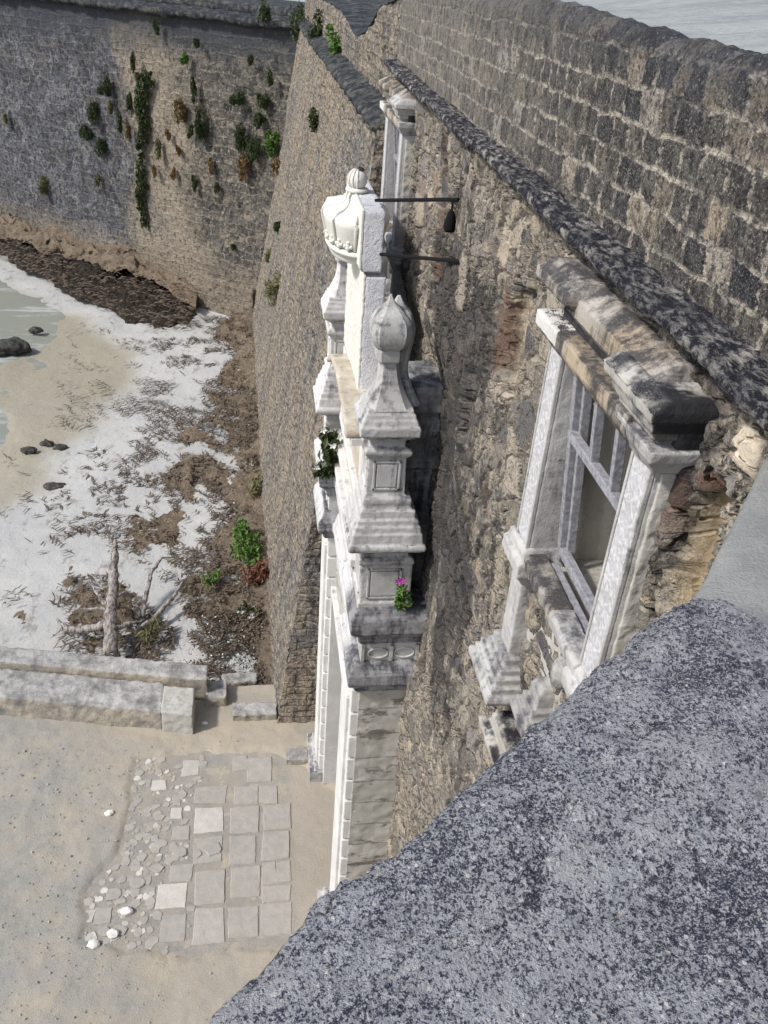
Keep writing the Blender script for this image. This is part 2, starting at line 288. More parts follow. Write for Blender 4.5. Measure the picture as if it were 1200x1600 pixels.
pp=n.sep(n.P); tanr=n.st(n.add(pp[0],n.mul(n.add(m,-.5),.25)),.36,.50); col=n.mix(tanr,col,n.mix(m,(.36,.315,.255),(.29,.265,.225)))
col=n.mix(n.mul(n.st(n.noise(2.3,5,.7,n.vadd(n.P,(1,6,2))),.46,.60),.55),col,(.30,.27,.22))
MAT['bed']=n.end(col,n.add(m,g),.012)
n=N('paving_slab'); t=n.attr('tint'); m=n.noise(8,5,.65); g=n.noise(60,4,.7)
col=n.mix(n.st(m,.36,.62),(.345,.318,.278),(.285,.272,.25))
col=n.mix(n.st(t,.35,1.0),col,n.mix(m,(.66,.64,.60),(.44,.40,.35)))
col=n.mix(n.mul(n.st(n.noise(4.5,6,.75,n.vadd(n.P,(9,2,0))),.46,.64),.25),n.mix(n.mul(n.st(g,.58,.7),.4),col,(.15,.145,.14)),(.30,.275,.235))
MAT['slab']=n.end(col,n.add(n.mul(m,.8),n.mul(g,.4)),.012,.85)
# --- beach
n=N('beach_sand'); p=n.sep(n.P); wet=n.attr('wet')
f=n.noise(.6,5,.6); g=n.noise(35,4,.75); m=n.noise(4,5,.7)
col=n.mix(n.st(f,.35,.65),(.43,.425,.405),(.365,.365,.355))
col=n.mix(wet,col,n.mix(n.noise(.35,4),(.34,.30,.225),(.28,.265,.215)))
sk=n.noise(2.6,6,.78,n.vmul(n.P,(1.0,.55,1)))
col=n.mix(n.mul(n.mul(n.st(sk,.555,.63),n.math('SUBTRACT',1.0,wet)),.6),col,(.16,.13,.10))
col=n.mix(n.mul(n.st(g,.57,.66),.45),col,(.17,.15,.12))
MAT['sand']=n.end(col,n.add(n.mul(m,.7),n.mul(g,.25)),.05,n.mix(wet,(.95,.95,.95),(.35,.35,.35)))
n=N('seaweed_wrack','BUMP'); m=n.noise(2.2,5,.7); g=n.noise(16,6,.8); h=n.noise(55,4,.8)
col=n.mix(n.st(m,.38,.62),(.36,.285,.205),(.21,.165,.12)); col=n.mix(n.mul(n.st(g,.48,.62),.85),col,(.06,.048,.038)); col=n.mix(n.mul(n.st(h,.58,.68),.5),col,(.42,.35,.27))
MAT['wrack']=n.end(col,n.add(g,h),.10)
n=N('dark_seaweed'); g=n.noise(10,6,.8); h=n.noise(40,4,.8); nz=n.sep(n.Nn)[2]
col=n.mix(n.st(g,.42,.60),(.022,.019,.016),(.075,.058,.042)); col=n.mix(n.mul(n.st(h,.57,.68),.5),col,(.26,.20,.13))
MAT['darkweed']=n.end(col,n.add(g,h),.12)
plain('strand',(.16,.12,.085),(.05,.04,.032),40)
n=N('bleached_driftwood'); f=n.noise(9,5,.7,n.vmul(n.P,(2.2,1,.6))); g=n.noise(40,4,.7)
col=n.mix(n.st(f,.40,.58),(.10,.085,.075),(.38,.345,.32)); col=n.mix(n.mul(n.st(g,.56,.68),.5),col,(.07,.06,.055)); MAT['bleached_wood']=n.end(col,n.add(f,n.mul(g,.5)),.03,.85)
plain('dark_rock',(.075,.07,.062),(.028,.027,.026),9,.8,.05)
plain('iron',(.003,.003,.004),(.006,.005,.005),60,.95)
plain('old_wood',(.16,.13,.105),(.075,.06,.05),18,.8,.006)
plain('frame_wood',(.30,.30,.325),(.17,.17,.19),35,.75,.004)
n=N('old_wall_block'); f=n.noise(2.6,7,.72); g=n.noise(40,4,.7); nz=n.sep(n.Nn)[2]
col=n.mix(n.st(f,.36,.60),(.17,.165,.155),n.mix(n.st(nz,.4,.8),(.40,.345,.265),(.42,.415,.40))); col=n.mix(n.mul(n.st(g,.56,.68),.6),col,(.07,.07,.068))
MAT['grey_block']=n.end(col,n.add(f,g),.025)
plain('white_stone',(.72,.71,.68),(.5,.48,.44),14,.8,.01)
plain('pebble',(.40,.38,.34),(.20,.19,.18),8,.85)
plain('stem',(.14,.10,.06),(.07,.06,.03),30)
plain('petal_pink',(.62,.10,.50),(.45,.06,.42),30,.6)
plain('petal_white',(.80,.80,.78),(.72,.72,.70),30,.6)
def leafmat(name,a,b):
    n=N(name); t=n.attr('tint'); col=n.mix(t,a,b); n.b.inputs['Roughness'].default_value=.65; MAT[name]=n.end(col)
leafmat('leaf_dark',(.022,.034,.012),(.062,.082,.028)); leafmat('leaf_bright',(.045,.10,.015),(.12,.21,.045))
leafmat('leaf_brown',(.11,.065,.030),(.21,.14,.06)); leafmat('leaf_olive',(.075,.08,.03),(.20,.18,.09)); leafmat('leaf_rust',(.09,.035,.022),(.20,.09,.055))
# water
n=N('shallow_water'); f=n.noise(1.1,6,.7,n.vmul(n.P,(.5,1.6,1))); fo=n.noise(.8,6,.75,n.vmul(n.P,(.35,1.2,1)))
foam=n.st(fo,.50,.60)
n.b.inputs['Transmission Weight'].default_value=0
col=n.mix(n.mul(foam,.6),n.mix(n.noise(.3,3),(.26,.26,.21),(.20,.22,.20)),(.50,.52,.52)); MAT['water']=n.end(col,f,.02,.18)
# ------------------------------------------------------------ mesh helpers
class MB:
    def __init__(s): s.v=[]; s.f=[]; s.t=[]; s.mi=[]
    def add(s,vs,fs,tint=0.5,mi=0):
        o=len(s.v); s.v+= [tuple(map(float,q)) for q in vs]; s.t+=[tint]*len(vs)
        for f in fs: s.f.append([o+i for i in f]); s.mi.append(mi)
        return s
    def box(s,x0,x1,y0,y1,z0,z1,**k):
        return s.add([(x0,y0,z0),(x1,y0,z0),(x1,y1,z0),(x0,y1,z0),(x0,y0,z1),(x1,y0,z1),(x1,y1,z1),(x0,y1,z1)],
            [(0,3,2,1),(4,5,6,7),(0,1,5,4),(1,2,6,5),(2,3,7,6),(3,0,4,7)],**k)
    def loft(s,rings,cap=True,**k):
        n=len(rings[0]); vs=[q for r in rings for q in r]; fs=[]
        for i in range(len(rings)-1):
            for j in range(n):
                a=i*n+j; b=i*n+(j+1)%n; fs.append((a,b,b+n,a+n))
        if cap: fs.append(tuple(range(n))[::-1]); fs.append(tuple((len(rings)-1)*n+j for j in range(n)))
        return s.add(vs,fs,**k)
    def stack(s,secs,x1=1.6,**k):           # (x0,y0,y1,z) footprints running back into the wall
        return s.loft([[(x0,y0,z),(x1,y0,z),(x1,y1,z),(x0,y1,z)] for x0,y0,y1,z in secs],**k)
    def sq(s,secs,ch=0,**k):                # (cx,cy,hx,hy,z[,chamfer])
        R=[]
        if k.pop('fine',0):
            S=np.array([q[:5] for q in secs]); n_=len(S); T=np.linspace(0,n_-1,(n_-1)*4+1); i_=np.clip(T.astype(int),0,n_-2); f_=(T-i_)[:,None]; P0=S[np.clip(i_-1,0,n_-1)];P1=S[i_];P2=S[i_+1];P3=S[np.clip(i_+2,0,n_-1)]
            secs=[tuple(r) for r in .5*(2*P1+(P2-P0)*f_+(2*P0-5*P1+4*P2-P3)*f_**2+(3*P1-P0-3*P2+P3)*f_**3)]
        for q in secs:
            cx,cy,hx,hy,z=q[:5]; c=(q[5] if len(q)>5 else ch)*min(hx,hy)
            if ch or len(q)>5: R.append([(cx-hx+c,cy-hy,z),(cx+hx-c,cy-hy,z),(cx+hx,cy-hy+c,z),(cx+hx,cy+hy-c,z),(cx+hx-c,cy+hy,z),(cx-hx+c,cy+hy,z),(cx-hx,cy+hy-c,z),(cx-hx,cy-hy+c,z)])
            else: R.append([(cx-hx,cy-hy,z),(cx+hx,cy-hy,z),(cx+hx,cy+hy,z),(cx-hx,cy+hy,z)])
        return s.loft(R,**k)
    def prismy(s,poly,y0,y1,dz=0,**k):      # polygon in (x,z) run along y
        return s.loft([[(x,y0,z) for x,z in poly],[(x,y1,z+dz) for x,z in poly]],**k)
    def lathe(s,prof,cx,cy,seg=32,sy=1.0,**k):
        return s.loft([[(cx+r*math.cos(2*math.pi*j/seg),cy+(sy if not isinstance(sy,list) else sy[i])*r*math.sin(2*math.pi*j/seg),z) for j in range(seg)] for i,(r,z) in enumerate(prof)],**k)
    def tube(s,pts,rad,seg=8,**k):
        pts=[Vector(p) for p in pts]; R=[]
        for i,p in enumerate(pts):
            d=(pts[min(i+1,len(pts)-1)]-pts[max(i-1,0)]).normalized(); a=d.cross(Vector((.13,.31,.94))).normalized(); b=d.cross(a)
            r=rad[i] if isinstance(rad,(list,tuple)) else rad
            R.append([p+r*(math.cos(2*math.pi*j/seg)*a+math.sin(2*math.pi*j/seg)*b) for j in range(seg)])
        return s.loft(R,**k)
    def build(s,name,mats,parent=None,smooth=False,bevel=0,voxel=0,rough=0,rsize=.08,loc=None):
        me=bpy.data.meshes.new(name); me.from_pydata(s.v,[],s.f); me.update()
        import bmesh
        bm=bmesh.new(); bm.from_mesh(me); bmesh.ops.recalc_face_normals(bm,faces=bm.faces) if not getattr(s,'norecalc',False) else None; bm.to_mesh(me); bm.free()
        for m in (mats if isinstance(mats,list) else [mats]): me.materials.append(MAT[m])
        me.polygons.foreach_set('material_index',s.mi)
        at=me.attributes.new('tint','FLOAT','POINT'); at.data.foreach_set('value',s.t)
        if smooth: me.polygons.foreach_set('use_smooth',[True]*len(me.polygons))
        o=bpy.data.objects.new(name,me); COL.objects.link(o)
        if parent: setp(o,parent)
        if bevel:
            b=o.modifiers.new('bevel','BEVEL'); b.width=bevel; b.segments=2; b.limit_method='ANGLE'; b.angle_limit=math.radians(25)
        if voxel:
            r=o.modifiers.new('remesh','REMESH'); r.mode='VOXEL'; r.voxel_size=voxel; r.use_smooth_shade=True
            if rough:
                t=TEX(rsize); d=o.modifiers.new('worn','DISPLACE'); d.texture=t; d.texture_coords='GLOBAL'; d.strength=rough; d.mid_level=.5
        return o
_tx={}
def TEX(size):
    if size not in _tx:
        t=bpy.data.textures.new('worn_surface','CLOUDS'); t.noise_scale=size; t.noise_depth=4; _tx[size]=t
    return _tx[size]
def setp(o,p):
    o.parent=p; o.matrix_parent_inverse=Matrix.Translation(-Vector(p.location)) if p.type=='EMPTY' else Matrix.Identity(4)
def tag(o,label=None,cat=None,group=None,kind=None):
    if label: o['label']=label
    if cat: o['category']=cat
    if group: o['group']=group
    if kind: o['kind']=kind
    return o
def empty(name,loc,label,cat,group=None):
    o=bpy.data.objects.new(name,None); COL.objects.link(o); o.location=loc; o.empty_display_size=.2
    return tag(o,label,cat,group)
# value noise
_P=RNG.random(65536)
def vn(x,y,seed=0):
    xi=np.floor(x).astype(int); yi=np.floor(y).astype(int); fx=x-xi; fy=y-yi; fx=fx*fx*(3-2*fx); fy=fy*fy*(3-2*fy)
    h=lambda a,b:_P[(a*7919+b*104729+seed*1299709)%65536]
    return (h(xi,yi)*(1-fx)+h(xi+1,yi)*fx)*(1-fy)+(h(xi,yi+1)*(1-fx)+h(xi+1,yi+1)*fx)*fy
def fbm(x,y,o=4,seed=0,r=.5):
    a=0;s=0;k=1
    for i in range(o): a=a+k*vn(x*2**i,y*2**i,seed+i*17); s+=k; k*=r
    return a/s
def sstep(a,b,x): t=np.clip((x-a)/(b-a),0,1); return t*t*(3-2*t)
def grid(name,Pt,mats,parent=None,mask=None,attrs=None,smooth=True,flip=False):
    ny,nx=Pt.shape[:2]; idx=np.arange(ny*nx).reshape(ny,nx)
    q=np.stack([idx[:-1,:-1],idx[:-1,1:],idx[1:,1:],idx[1:,:-1]],-1)
    if flip: q=q[...,::-1]
    q=q.reshape(-1,4)
    if mask is not None: q=q[mask.reshape(-1)]
    used=np.zeros(ny*nx,bool); used[q.reshape(-1)]=True; re=np.cumsum(used)-1; q=re[q]; V=Pt.reshape(-1,3)[used]
    me=bpy.data.meshes.new(name); me.vertices.add(len(V)); me.vertices.foreach_set('co',V.reshape(-1).astype(np.float32))
    me.loops.add(q.size); me.loops.foreach_set('vertex_index',q.reshape(-1).astype(np.int32)); me.polygons.add(len(q))
    me.polygons.foreach_set('loop_start',np.arange(0,q.size,4,dtype=np.int32)); me.polygons.foreach_set('loop_total',np.full(len(q),4,np.int32))
    if smooth: me.polygons.foreach_set('use_smooth',np.ones(len(q),bool))
    for m in (mats if isinstance(mats,list) else [mats]): me.materials.append(MAT[m])
    for k,a in (attrs or {}).items():
        at=me.attributes.new(k,'FLOAT','POINT'); at.data.foreach_set('value',a.reshape(-1)[used].astype(np.float32))
    me.update(); me.validate(); o=bpy.data.objects.new(name,me); COL.objects.link(o)
    if parent: setp(o,parent)
    return o
# ============================================================ GROUND, BEACH, SEA
PATCH=[(-2.12,10.1),(-1.15,10.2),(.16,10.12),(.62,9.85),(1.2,9.2),(1.4,7.35),(1.2,6.4),(.55,6.55),(-.52,6.58),(-1.09,6.52),(-1.76,6.71),(-2.43,6.9),(-2.5,7.6),(-2.13,8.29),(-2.09,9.08)]
def polysd(x,y,poly):
    d=np.full(x.shape,1e9); ins=np.zeros(x.shape,bool); n=len(poly)
    for i in range(n):
        ax,ay=poly[i]; bx,by=poly[(i+1)%n]; ex,ey=bx-ax,by-ay
        t=np.clip(((x-ax)*ex+(y-ay)*ey)/(ex*ex+ey*ey),0,1); d=np.minimum(d,np.hypot(x-ax-t*ex,y-ay-t*ey))
        c=((ay>y)!=(by>y))&(x<(bx-ax)*(y-ay)/(by-ay+1e-12)+ax); ins^=c
    return np.where(ins,d,-d)
xs=np.arange(-9,1.75,.035); ys=np.arange(3.0,11.6,.035); X,Y=np.meshgrid(xs,ys)
sd=polysd(X,Y,PATCH)+(fbm(X*2.2,Y*2.2,5,3,.6)-.5)*.30
Z=(fbm(X*.8,Y*.8,4,5)-.5)*.08+(fbm(X*6,Y*6,3,8)-.5)*.025-sstep(-.02,.12,sd)*.042+.022
g=grid('ground',np.stack([X,Y,Z],-1),'ground'); tag(g,kind='structure')
m=MB(); m.add([(-9,-20,-.03),(-9,3.01,-.03),(12,3.01,-.03),(12,-20,-.03)],[(0,1,2,3)]); m.add([(-60,-20,-.03),(-60,11,-.03),(-8.98,11,-.03),(-8.98,-20,-.03)],[(0,1,2,3)])
tag(m.build('terrain','ground'),kind='structure')
# paved patch: mortar bed, slabs and cobbles in one surface
SL=[(-1.45,-1.06,7.33,7.7,1),(-1.38,-1.06,6.86,7.2,0),(-1.01,-0.61,8.54,8.97,1),(-1.0,-0.62,8.0,8.43,.1),(-0.95,-0.55,7.36,7.85,.2),(-0.93,-0.54,6.79,7.27,0.6),(-0.48,-0.07,8.5,8.96,0.05),(-0.49,-0.11,7.96,8.42,0.12),(-0.45,-0.05,7.41,7.88,0.3),(-0.46,-0.08,6.82,7.27,0.1),(0.02,0.4,8.52,8.96,0),(-0.01,0.37,7.98,8.45,0.1),(-0.01,0.17,7.59,7.92,0.1),(.19,.38,7.6,7.92,.25),(-0.01,0.36,7.32,7.55,0.05),(-0.02,0.37,6.82,7.28,0.2),(-1.04,-0.58,9.06,9.38,0),(-1.28,-1.04,9.64,9.95,0.7),(-0.06,0.21,9.0,9.32,0.2),(-0.44,-0.09,9.02,9.34,0.1),(-0.48,-0.25,9.68,9.97,0.1),(-0.24,0.12,9.44,9.91,0),(-1.7,-1.52,9.37,9.55,0.9),(-1.38,-1.24,8.81,8.98,0.9),(-1.32,-1.1,8.41,8.65,0.5),(-1.32,-1.02,7.74,7.98,.1),(-2.25,-2.06,7.18,7.4,0.3),(-2.45,-2.29,7.22,7.38,0.6)]
xs=np.arange(-2.7,1.4,.03); ys=np.arange(6.2,10.4,.03); X,Y=np.meshgrid(xs,ys); sd2=polysd(X,Y,PATCH)+(fbm(X*2.2,Y*2.2,5,3,.6)-.5)*.30
Z=np.where(sd2>-.08,(fbm(X*.8,Y*.8,4,5)-.5)*.08+(fbm(X*5,Y*5,3,31)-.5)*.010-.016,-.1)
kc=(sd2[:-1,:-1]>0.01)
pv=grid('paving',np.stack([X,Y,Z],-1),'bed',mask=kc); tag(pv,kind='structure')
def zg(x,y): return float(((fbm(np.array([x*.8]),np.array([y*.8]),4,5)-.5)*.08)[0])
m=MB()
def stone_slab(m,cx,cy,hx,hy,h,t,n=14,irr=.06,rot=0,pw=5):
    z=zg(cx,cy)-.02; top=[];mid=[];bot=[]
    ph=random.random()*9
    for i in range(n):
        a=2*math.pi*i/n+.1; c,s_=math.cos(a),math.sin(a); k=(abs(c)**pw+abs(s_)**pw)**(-1/pw)*(1+random.uniform(-irr,irr))
        dx,dy=k*c*hx,k*s_*hy; x=cx+dx*math.cos(rot)-dy*math.sin(rot); y=cy+dx*math.sin(rot)+dy*math.cos(rot)
        bot.append((x,y,z-.03)); mid.append((x,y,z+h*.7)); top.append((cx+(x-cx)*.93,cy+(y-cy)*.93,z+h))
    m.loft([bot,mid,top],tint=t)
def quad_slab(m,x0,x1,y0,y1,h,t):
    rj=lambda a=.018: random.uniform(-a,a)
    x0-=.012;x1+=.012;y0-=.012;y1+=.012
    C_=[(x0+rj(),y0+rj()),(x1+rj(),y0+rj()),(x1+rj(),y1+rj()),(x0+rj(),y1+rj())]; P=[]
    for i in range(4):
        a,b=C_[i],C_[(i+1)%4]
        for k in range(7):
            u=k/7; P.append((a[0]+(b[0]-a[0])*u+rj(.006),a[1]+(b[1]-a[1])*u+rj(.006)))
    cx,cy=(x0+x1)/2,(y0+y1)/2; tz=random.uniform(-.003,.004)
    R_=[]
    for sc_,dz in ((1.0,-.05),(1.0,h*.3),(.965,h)): R_.append([(cx+(x-cx)*sc_,cy+(y-cy)*sc_,zg(x,y)-.02+dz+(tz if dz>0 else 0)) for x,y in P])
    m.loft(R_,tint=t)
for x0,x1,y0,y1,t in SL: quad_slab(m,x0,x1,y0,y1,.015 if x0<.4 else .010,max(0,t)*.7+random.uniform(0,.25))
k=0
rr=random.Random(5)
while k<230:
    x=rr.uniform(-2.4,-.95); y=rr.uniform(6.7,10.0)
    if polysd(np.array([x]),np.array([y]),PATCH)[0]<.1: continue
    if any(x0-.05<x<x1+.05 and y0-.05<y<y1+.05 for x0,x1,y0,y1,_ in SL): continue
    k+=1; s=rr.choice([.025,.035,.05,.07]); stone_slab(m,x,y,s,s*rr.uniform(.7,1.2),.010+s*.08,rr.choice([.1,.2,.3,.6,.9]) if s<.06 else rr.choice([.05,.2,.4]),n=rr.choice([5,6,7]),irr=.22,rot=rr.uniform(0,3),pw=2.2)
for x,y,s in [(-1.2,8.2,.10),(-1.5,7.95,.09),(-.95,8.15,.07),(-.72,8.2,.12),(-1.75,7.75,.10),(-2.05,7.6,.11),(-1.9,7.05,.09),(-2.1,7.05,.08)]: stone_slab(m,x,y,s,s*.8,.03,.25,n=10,irr=.12,rot=s*30,pw=3)
m.norecalc=False
sl_=m.build('paving_stones','slab',None,bevel=.004); tag(sl_,kind='structure')
# pebbles
m=MB(); rr=random.Random(9)
for i in range(1200):
    x=rr.gauss(-2.6,1.1); y=rr.uniform(5.2,10.4); s=abs(rr.gauss(0,.008))+.004
    if x>-.4 or rr.random()<.25: x=rr.uniform(-4.8,.6); s*=.8
    z=zg(x,y)+.035-(.05 if polysd(np.array([x]),np.array([y]),PATCH)[0]>.1 else 0)
    pts=[(x+s*rr.uniform(.6,1.2)*math.cos(a+i),y+s*rr.uniform(.6,1.2)*math.sin(a+i),z) for a in (0,1.57,3.14,4.71)]
    m.add([(x,y,z-s)]+pts+[(x+s*.2,y,z+s*.7)],[(0,2,1),(0,3,2),(0,4,3),(0,1,4),(1,2,5),(2,3,5),(3,4,5),(4,1,5)])
tag(m.build('gravel','pebble'),kind='stuff')
def lump(name,loc,s,mat,label,cat,group=None,seed=0,sub=3,squash=(1,1,.7),rough=.35):
    import bmesh
    bm=bmesh.new(); bmesh.ops.create_icosphere(bm,subdivisions=sub,radius=1)
    r_=np.random.default_rng(seed); off=r_.random(3)*50
    for v in bm.verts:
        q=v.co*1.4; k=1+rough*2*(fbm(np.array([q.x+off[0]+q.z*.7]),np.array([q.y+off[1]-q.z*.9]),3,seed)[0]-.5)
        v.co=Vector((v.co.x*k*squash[0],v.co.y*k*squash[1],v.co.z*k*squash[2]))*s
    me=bpy.data.meshes.new(name); bm.to_mesh(me); bm.free(); me.materials.append(MAT[mat]); me.polygons.foreach_set('use_smooth',[sub>2]*len(me.polygons))
    o=bpy.data.objects.new(name,me); COL.objects.link(o); o.location=loc; return tag(o,label,cat,group)
for i,(x,y,s,lb) in enumerate([(-2.3,8.95,.07,'white stone lying on the bare sand left of the paved patch'),(-1.85,7.31,.085,'upright white stone lying among the small cobbles of the paved patch'),(-2.21,6.86,.085,'white stone at the lower left corner of the paved patch'),(-1.98,7.0,.08,'pale cream stone just above the white stone at the patch corner'),(-.97,10.72,.05,'small white pebble on the sand beside the end block of the low wall')]):
    lump('stone',(x,y,zg(x,y)+.02),s,'white_stone',lb,'stone',None,i+3,2,(1,.8,.6),.4)
# ---- beach
def wallx(y): return .17-.0235*(y-11)
def wracked(x,y):
    d=wallx(y)-x
    wd=np.interp(y,[11,12.5,14,15,16.5,18,19.5,21,23,26,29,33],[1.1,1.7,3.2,4.3,4.2,4.4,3.2,2.2,1.6,1.2,.9,1.2])
    k=1.30*(1-d/wd)
    for cx,cy,rx,ry,a in [(-1.35,17.9,.50,.65,-1.6),(-2.1,16.3,.6,.8,-1.1),(-2.2,14.9,.6,.55,-1.0),(-.95,13.0,.75,.8,-1.7),(-2.6,18.3,.4,.6,-.7),(-1.7,13.6,.35,.8,-.6),(-1.2,25,.4,1.0,.6),(-2.3,22.6,.8,.55,1.1),(-3.3,22.8,.8,.4,.8),(-4.3,22.6,.5,.7,.8),(-3.9,15.2,.45,.35,.9),(-3.4,14.7,.55,.5,.8),(-1.7,25.5,.7,.5,.7),(-2.2,20.7,.9,.5,.5),(-3.3,13.1,.5,.3,.7),(-1.9,27.6,.5,.5,.5),(-3,30.2,.4,.35,.8),(-4.2,15.8,.6,.25,.6),(-1,30.5,.9,.8,.6),(-2.6,26.6,.35,.4,.7),(-4.1,13.8,.5,.25,.7),(-3.1,24.6,.5,.3,.5)]:
        k=k+a*np.exp(-((x-cx)/rx)**2-((y-cy)/ry)**2)
    return k+(fbm(x*1.5+.3*y,y*1.1,6,41,.68)-.5)*2.9
xs=np.arange(-22,.6,.075); ys=np.concatenate([np.arange(10.9,20,.06),np.arange(20,46,.10)]); X,Y=np.meshgrid(xs,ys)
W=wracked(X,Y); Zs=-.6+(fbm(X*.35,Y*.35,3,60)-.5)*.15+np.clip(.10-.06*(wallx(Y)-X),-.35,.1)+(fbm(X*3,Y*3,3,61)-.5)*.03
shore=np.interp(Y,[11,13,16,18.5,20,22,24,26,28,30,33,38,46],[-7.5,-7.3,-7.2,-6.4,-5.4,-5.2,-4.7,-3.9,-3.7,-4.4,-6.3,-11,-16])+(fbm(X*.6,Y*.6,4,70)-.5)*1.2
wet=sstep(.5,-1.0,X-shore)
wl=np.interp(Y,[11,13,16,18.5,20,22,24,26,28,29,31,33,46],[-9.5,-9.2,-8.6,-7.2,-6.1,-6.2,-6.6,-8.0,-8.6,-7.9,-8.3,-13,-22])+(fbm(X*.5,Y*.9,4,90)-.5)*1.4-1.2
Zs=Zs-wet*.05-np.clip((wl+.8-X)*.10,0,.6)
s_=grid('beach',np.stack([X,Y,Zs],-1),'sand',attrs={'wet':wet}); tag(s_,kind='structure')
hgt=np.clip(W-.42,-.3,1)*.24+(fbm(X*5,Y*5,4,77,.65)-.5)*.26*sstep(.3,.8,W)+(fbm(X*1.6,Y*1.6,3,79)-.5)*.42*sstep(.4,1.0,W)
Zw=Zs+np.minimum(hgt,.48)-.004
kc=((W[:-1,:-1]>.30)&(X[:-1,:-1]<wallx(Y[:-1,:-1])+.12)&(Y[:-1,:-1]>11.15)&(Y[:-1,:-1]<33))
wr=grid('dried_seaweed',np.stack([X,Y,Zw],-1),'wrack',mask=kc); tag(wr,kind='stuff')
# loose strands on the sand
m=MB(); rr=random.Random(3); cnt=0
while cnt<11000:
    y=11.6+21*rr.random()**1.4; x=wallx(y)-abs(rr.gauss(0,2.9)); 
    if x<-7.5: continue
    wv=float(wracked(np.array([x]),np.array([y]))[0])
    cl=float(fbm(np.array([x*1.5+.4*y]),np.array([y*1.1]),4,83,.6)[0])
    if cl<(.40 if wv>.3 else .50 if wv>-.2 else .58) or rr.random()>.85: continue
    cnt+=1; L=rr.uniform(.06,.34)*(1 if wv<.3 else .7); a=rr.gauss(.5,.8); wdt=rr.uniform(.008,.030); bend=rr.uniform(-.5,.5)
    z=-.6+float(np.clip(.10-.06*(wallx(y)-x),-.35,.1))+(.05+.2*max(0,min(1,wv-.35)))+rr.uniform(0,.03)
    pts=[]; 
    for k in range(4):
        t=k/3; ang=a+bend*t; px=x+L*(t-.5)*math.cos(ang); py=y+L*(t-.5)*math.sin(ang); ww=wdt*(1-.7*abs(2*t-1)); zz=z+rr.uniform(-.015,.02)
        pts+= [(px-ww*math.sin(ang),py+ww*math.cos(ang),zz),(px+ww*math.sin(ang),py-ww*math.cos(ang),zz+.008)]
    m.add(pts,[(0,1,3,2),(2,3,5,4),(4,5,7,6)])
tag(m.build('seaweed_strands','strand'),kind='stuff')
# dark leaf litter and shell fragments by the wall foot
m=MB(); rr=random.Random(13)
for i in range(2600):
    y=rr.choice([rr.uniform(11.5,14.2),rr.gauss(18,2.2)]); x=wallx(y)-abs(rr.gauss(0,.35 if y>14.5 else .8))
    if x<-2.4: continue
    s=rr.uniform(.012,.035); a=rr.random()*6.3; z=-.47+rr.uniform(0,.10)+(.06 if y>14 else 0)
    c,d=math.cos(a)*s,math.sin(a)*s; m.add([(x-c,y-d,z),(x+d*.5,y-c*.5,z+rr.uniform(-.01,.02)),(x+c,y+d,z+rr.uniform(-.01,.02)),(x-d*.5,y+c*.5,z)],[(0,1,2,3)],mi=0 if rr.random()<.9 else 1)
tag(m.build('leaf_litter',['darkweed','white_stone']),kind='stuff')
# water sheet and sea
xs=np.linspace(-24,-4,90); ys=np.linspace(10.5,60,160); X,Y=np.meshgrid(xs,ys)
wt=grid('shallow_water',np.stack([X,Y,-1.0+(fbm(X*1.2,Y*2.4,3,91)-.5)*.02],-1),'water'); tag(wt,kind='structure')
m=MB(); m.add([(-900,-300,-1.2),(900,-300,-1.2),(900,2500,-1.2),(-900,2500,-1.2)],[(0,1,2,3)]); tag(m.build('sea','water'),kind='structure')
# rocks on the sand
for i,(x,y,s,lb) in enumerate([(-5.2,20.05,.34,'low dark rock alone on the wet sand, nearest to the camera'),(-6.35,22.1,.24,'narrow dark rock lying nearest the foam at the water edge'),(-5.95,22.5,.27,'dark rock in the middle of the wet cluster, with a taller back'),(-5.55,22.25,.22,'small dark rock on the right of the wet rock cluster'),(-8.7,29.6,.75,'broad dark seaweed covered rock at the left edge of the beach'),(-8.1,31.4,.28,'small dark rock alone behind the broad weedy rock at the water')]):
    lump('beach_rock',(x,y,-.80),s*.68,'dark_rock',lb,'rock','dark rocks on the wet sand',20+i,4,(1.15,.75,.55),.8)
# seaweed bank along the far wall
xs=np.linspace(0,1,220); ts=np.linspace(0,1,46); A,T=np.meshgrid(xs,ts)
bx=-14+A*(11.6); by=np.interp(bx,[-14,-11.5,-7.2,-3.85,-2.4],[42.7,40.5,35.1,31.7,31.9])+(fbm(A*9,A*0,4,30)-.5)*1.6
wy=32.4-.85*(bx+.36)
yy=by+(wy-by+.1)*T+(fbm(A*26,T*4,4,33)-.5)*.9*(1-T)
hh=np.interp(bx,[-14,-11,-7,-4,-2.8,-2.4],[.45,.6,.7,.6,.35,.05])*np.clip(T/.35,0,1)**.55*(.45+1.1*fbm(A*17,T*4,5,34,.6))+(fbm(A*70,T*22,4,36,.65)-.5)*.42*np.clip(T*4,0.2,1)
hb=grid('seaweed_bank',np.stack([bx+(fbm(A*50,T*16,3,35)-.5)*.3,yy,-.70+hh],-1),'darkweed'); tag(hb,kind='stuff')
hb2=np.stack([bx,wy-1.3+(1.35)*T+(fbm(A*30,T*5,4,38)-.5)*.9,-.35+np.interp(bx,[-14,-4,-2.4],[.55,.6,.1])*(.4+1.1*fbm(A*20,T*4,4,39,.6))+T*.9*fbm(A*13,T*1.5,4,37)*np.interp(bx,[-14,-4,-2.4],[1.3,1.0,.6])],-1)
tag(grid('dry_seaweed_top',hb2,'wrack'),kind='stuff')
m=MB(); rr=random.Random(23)
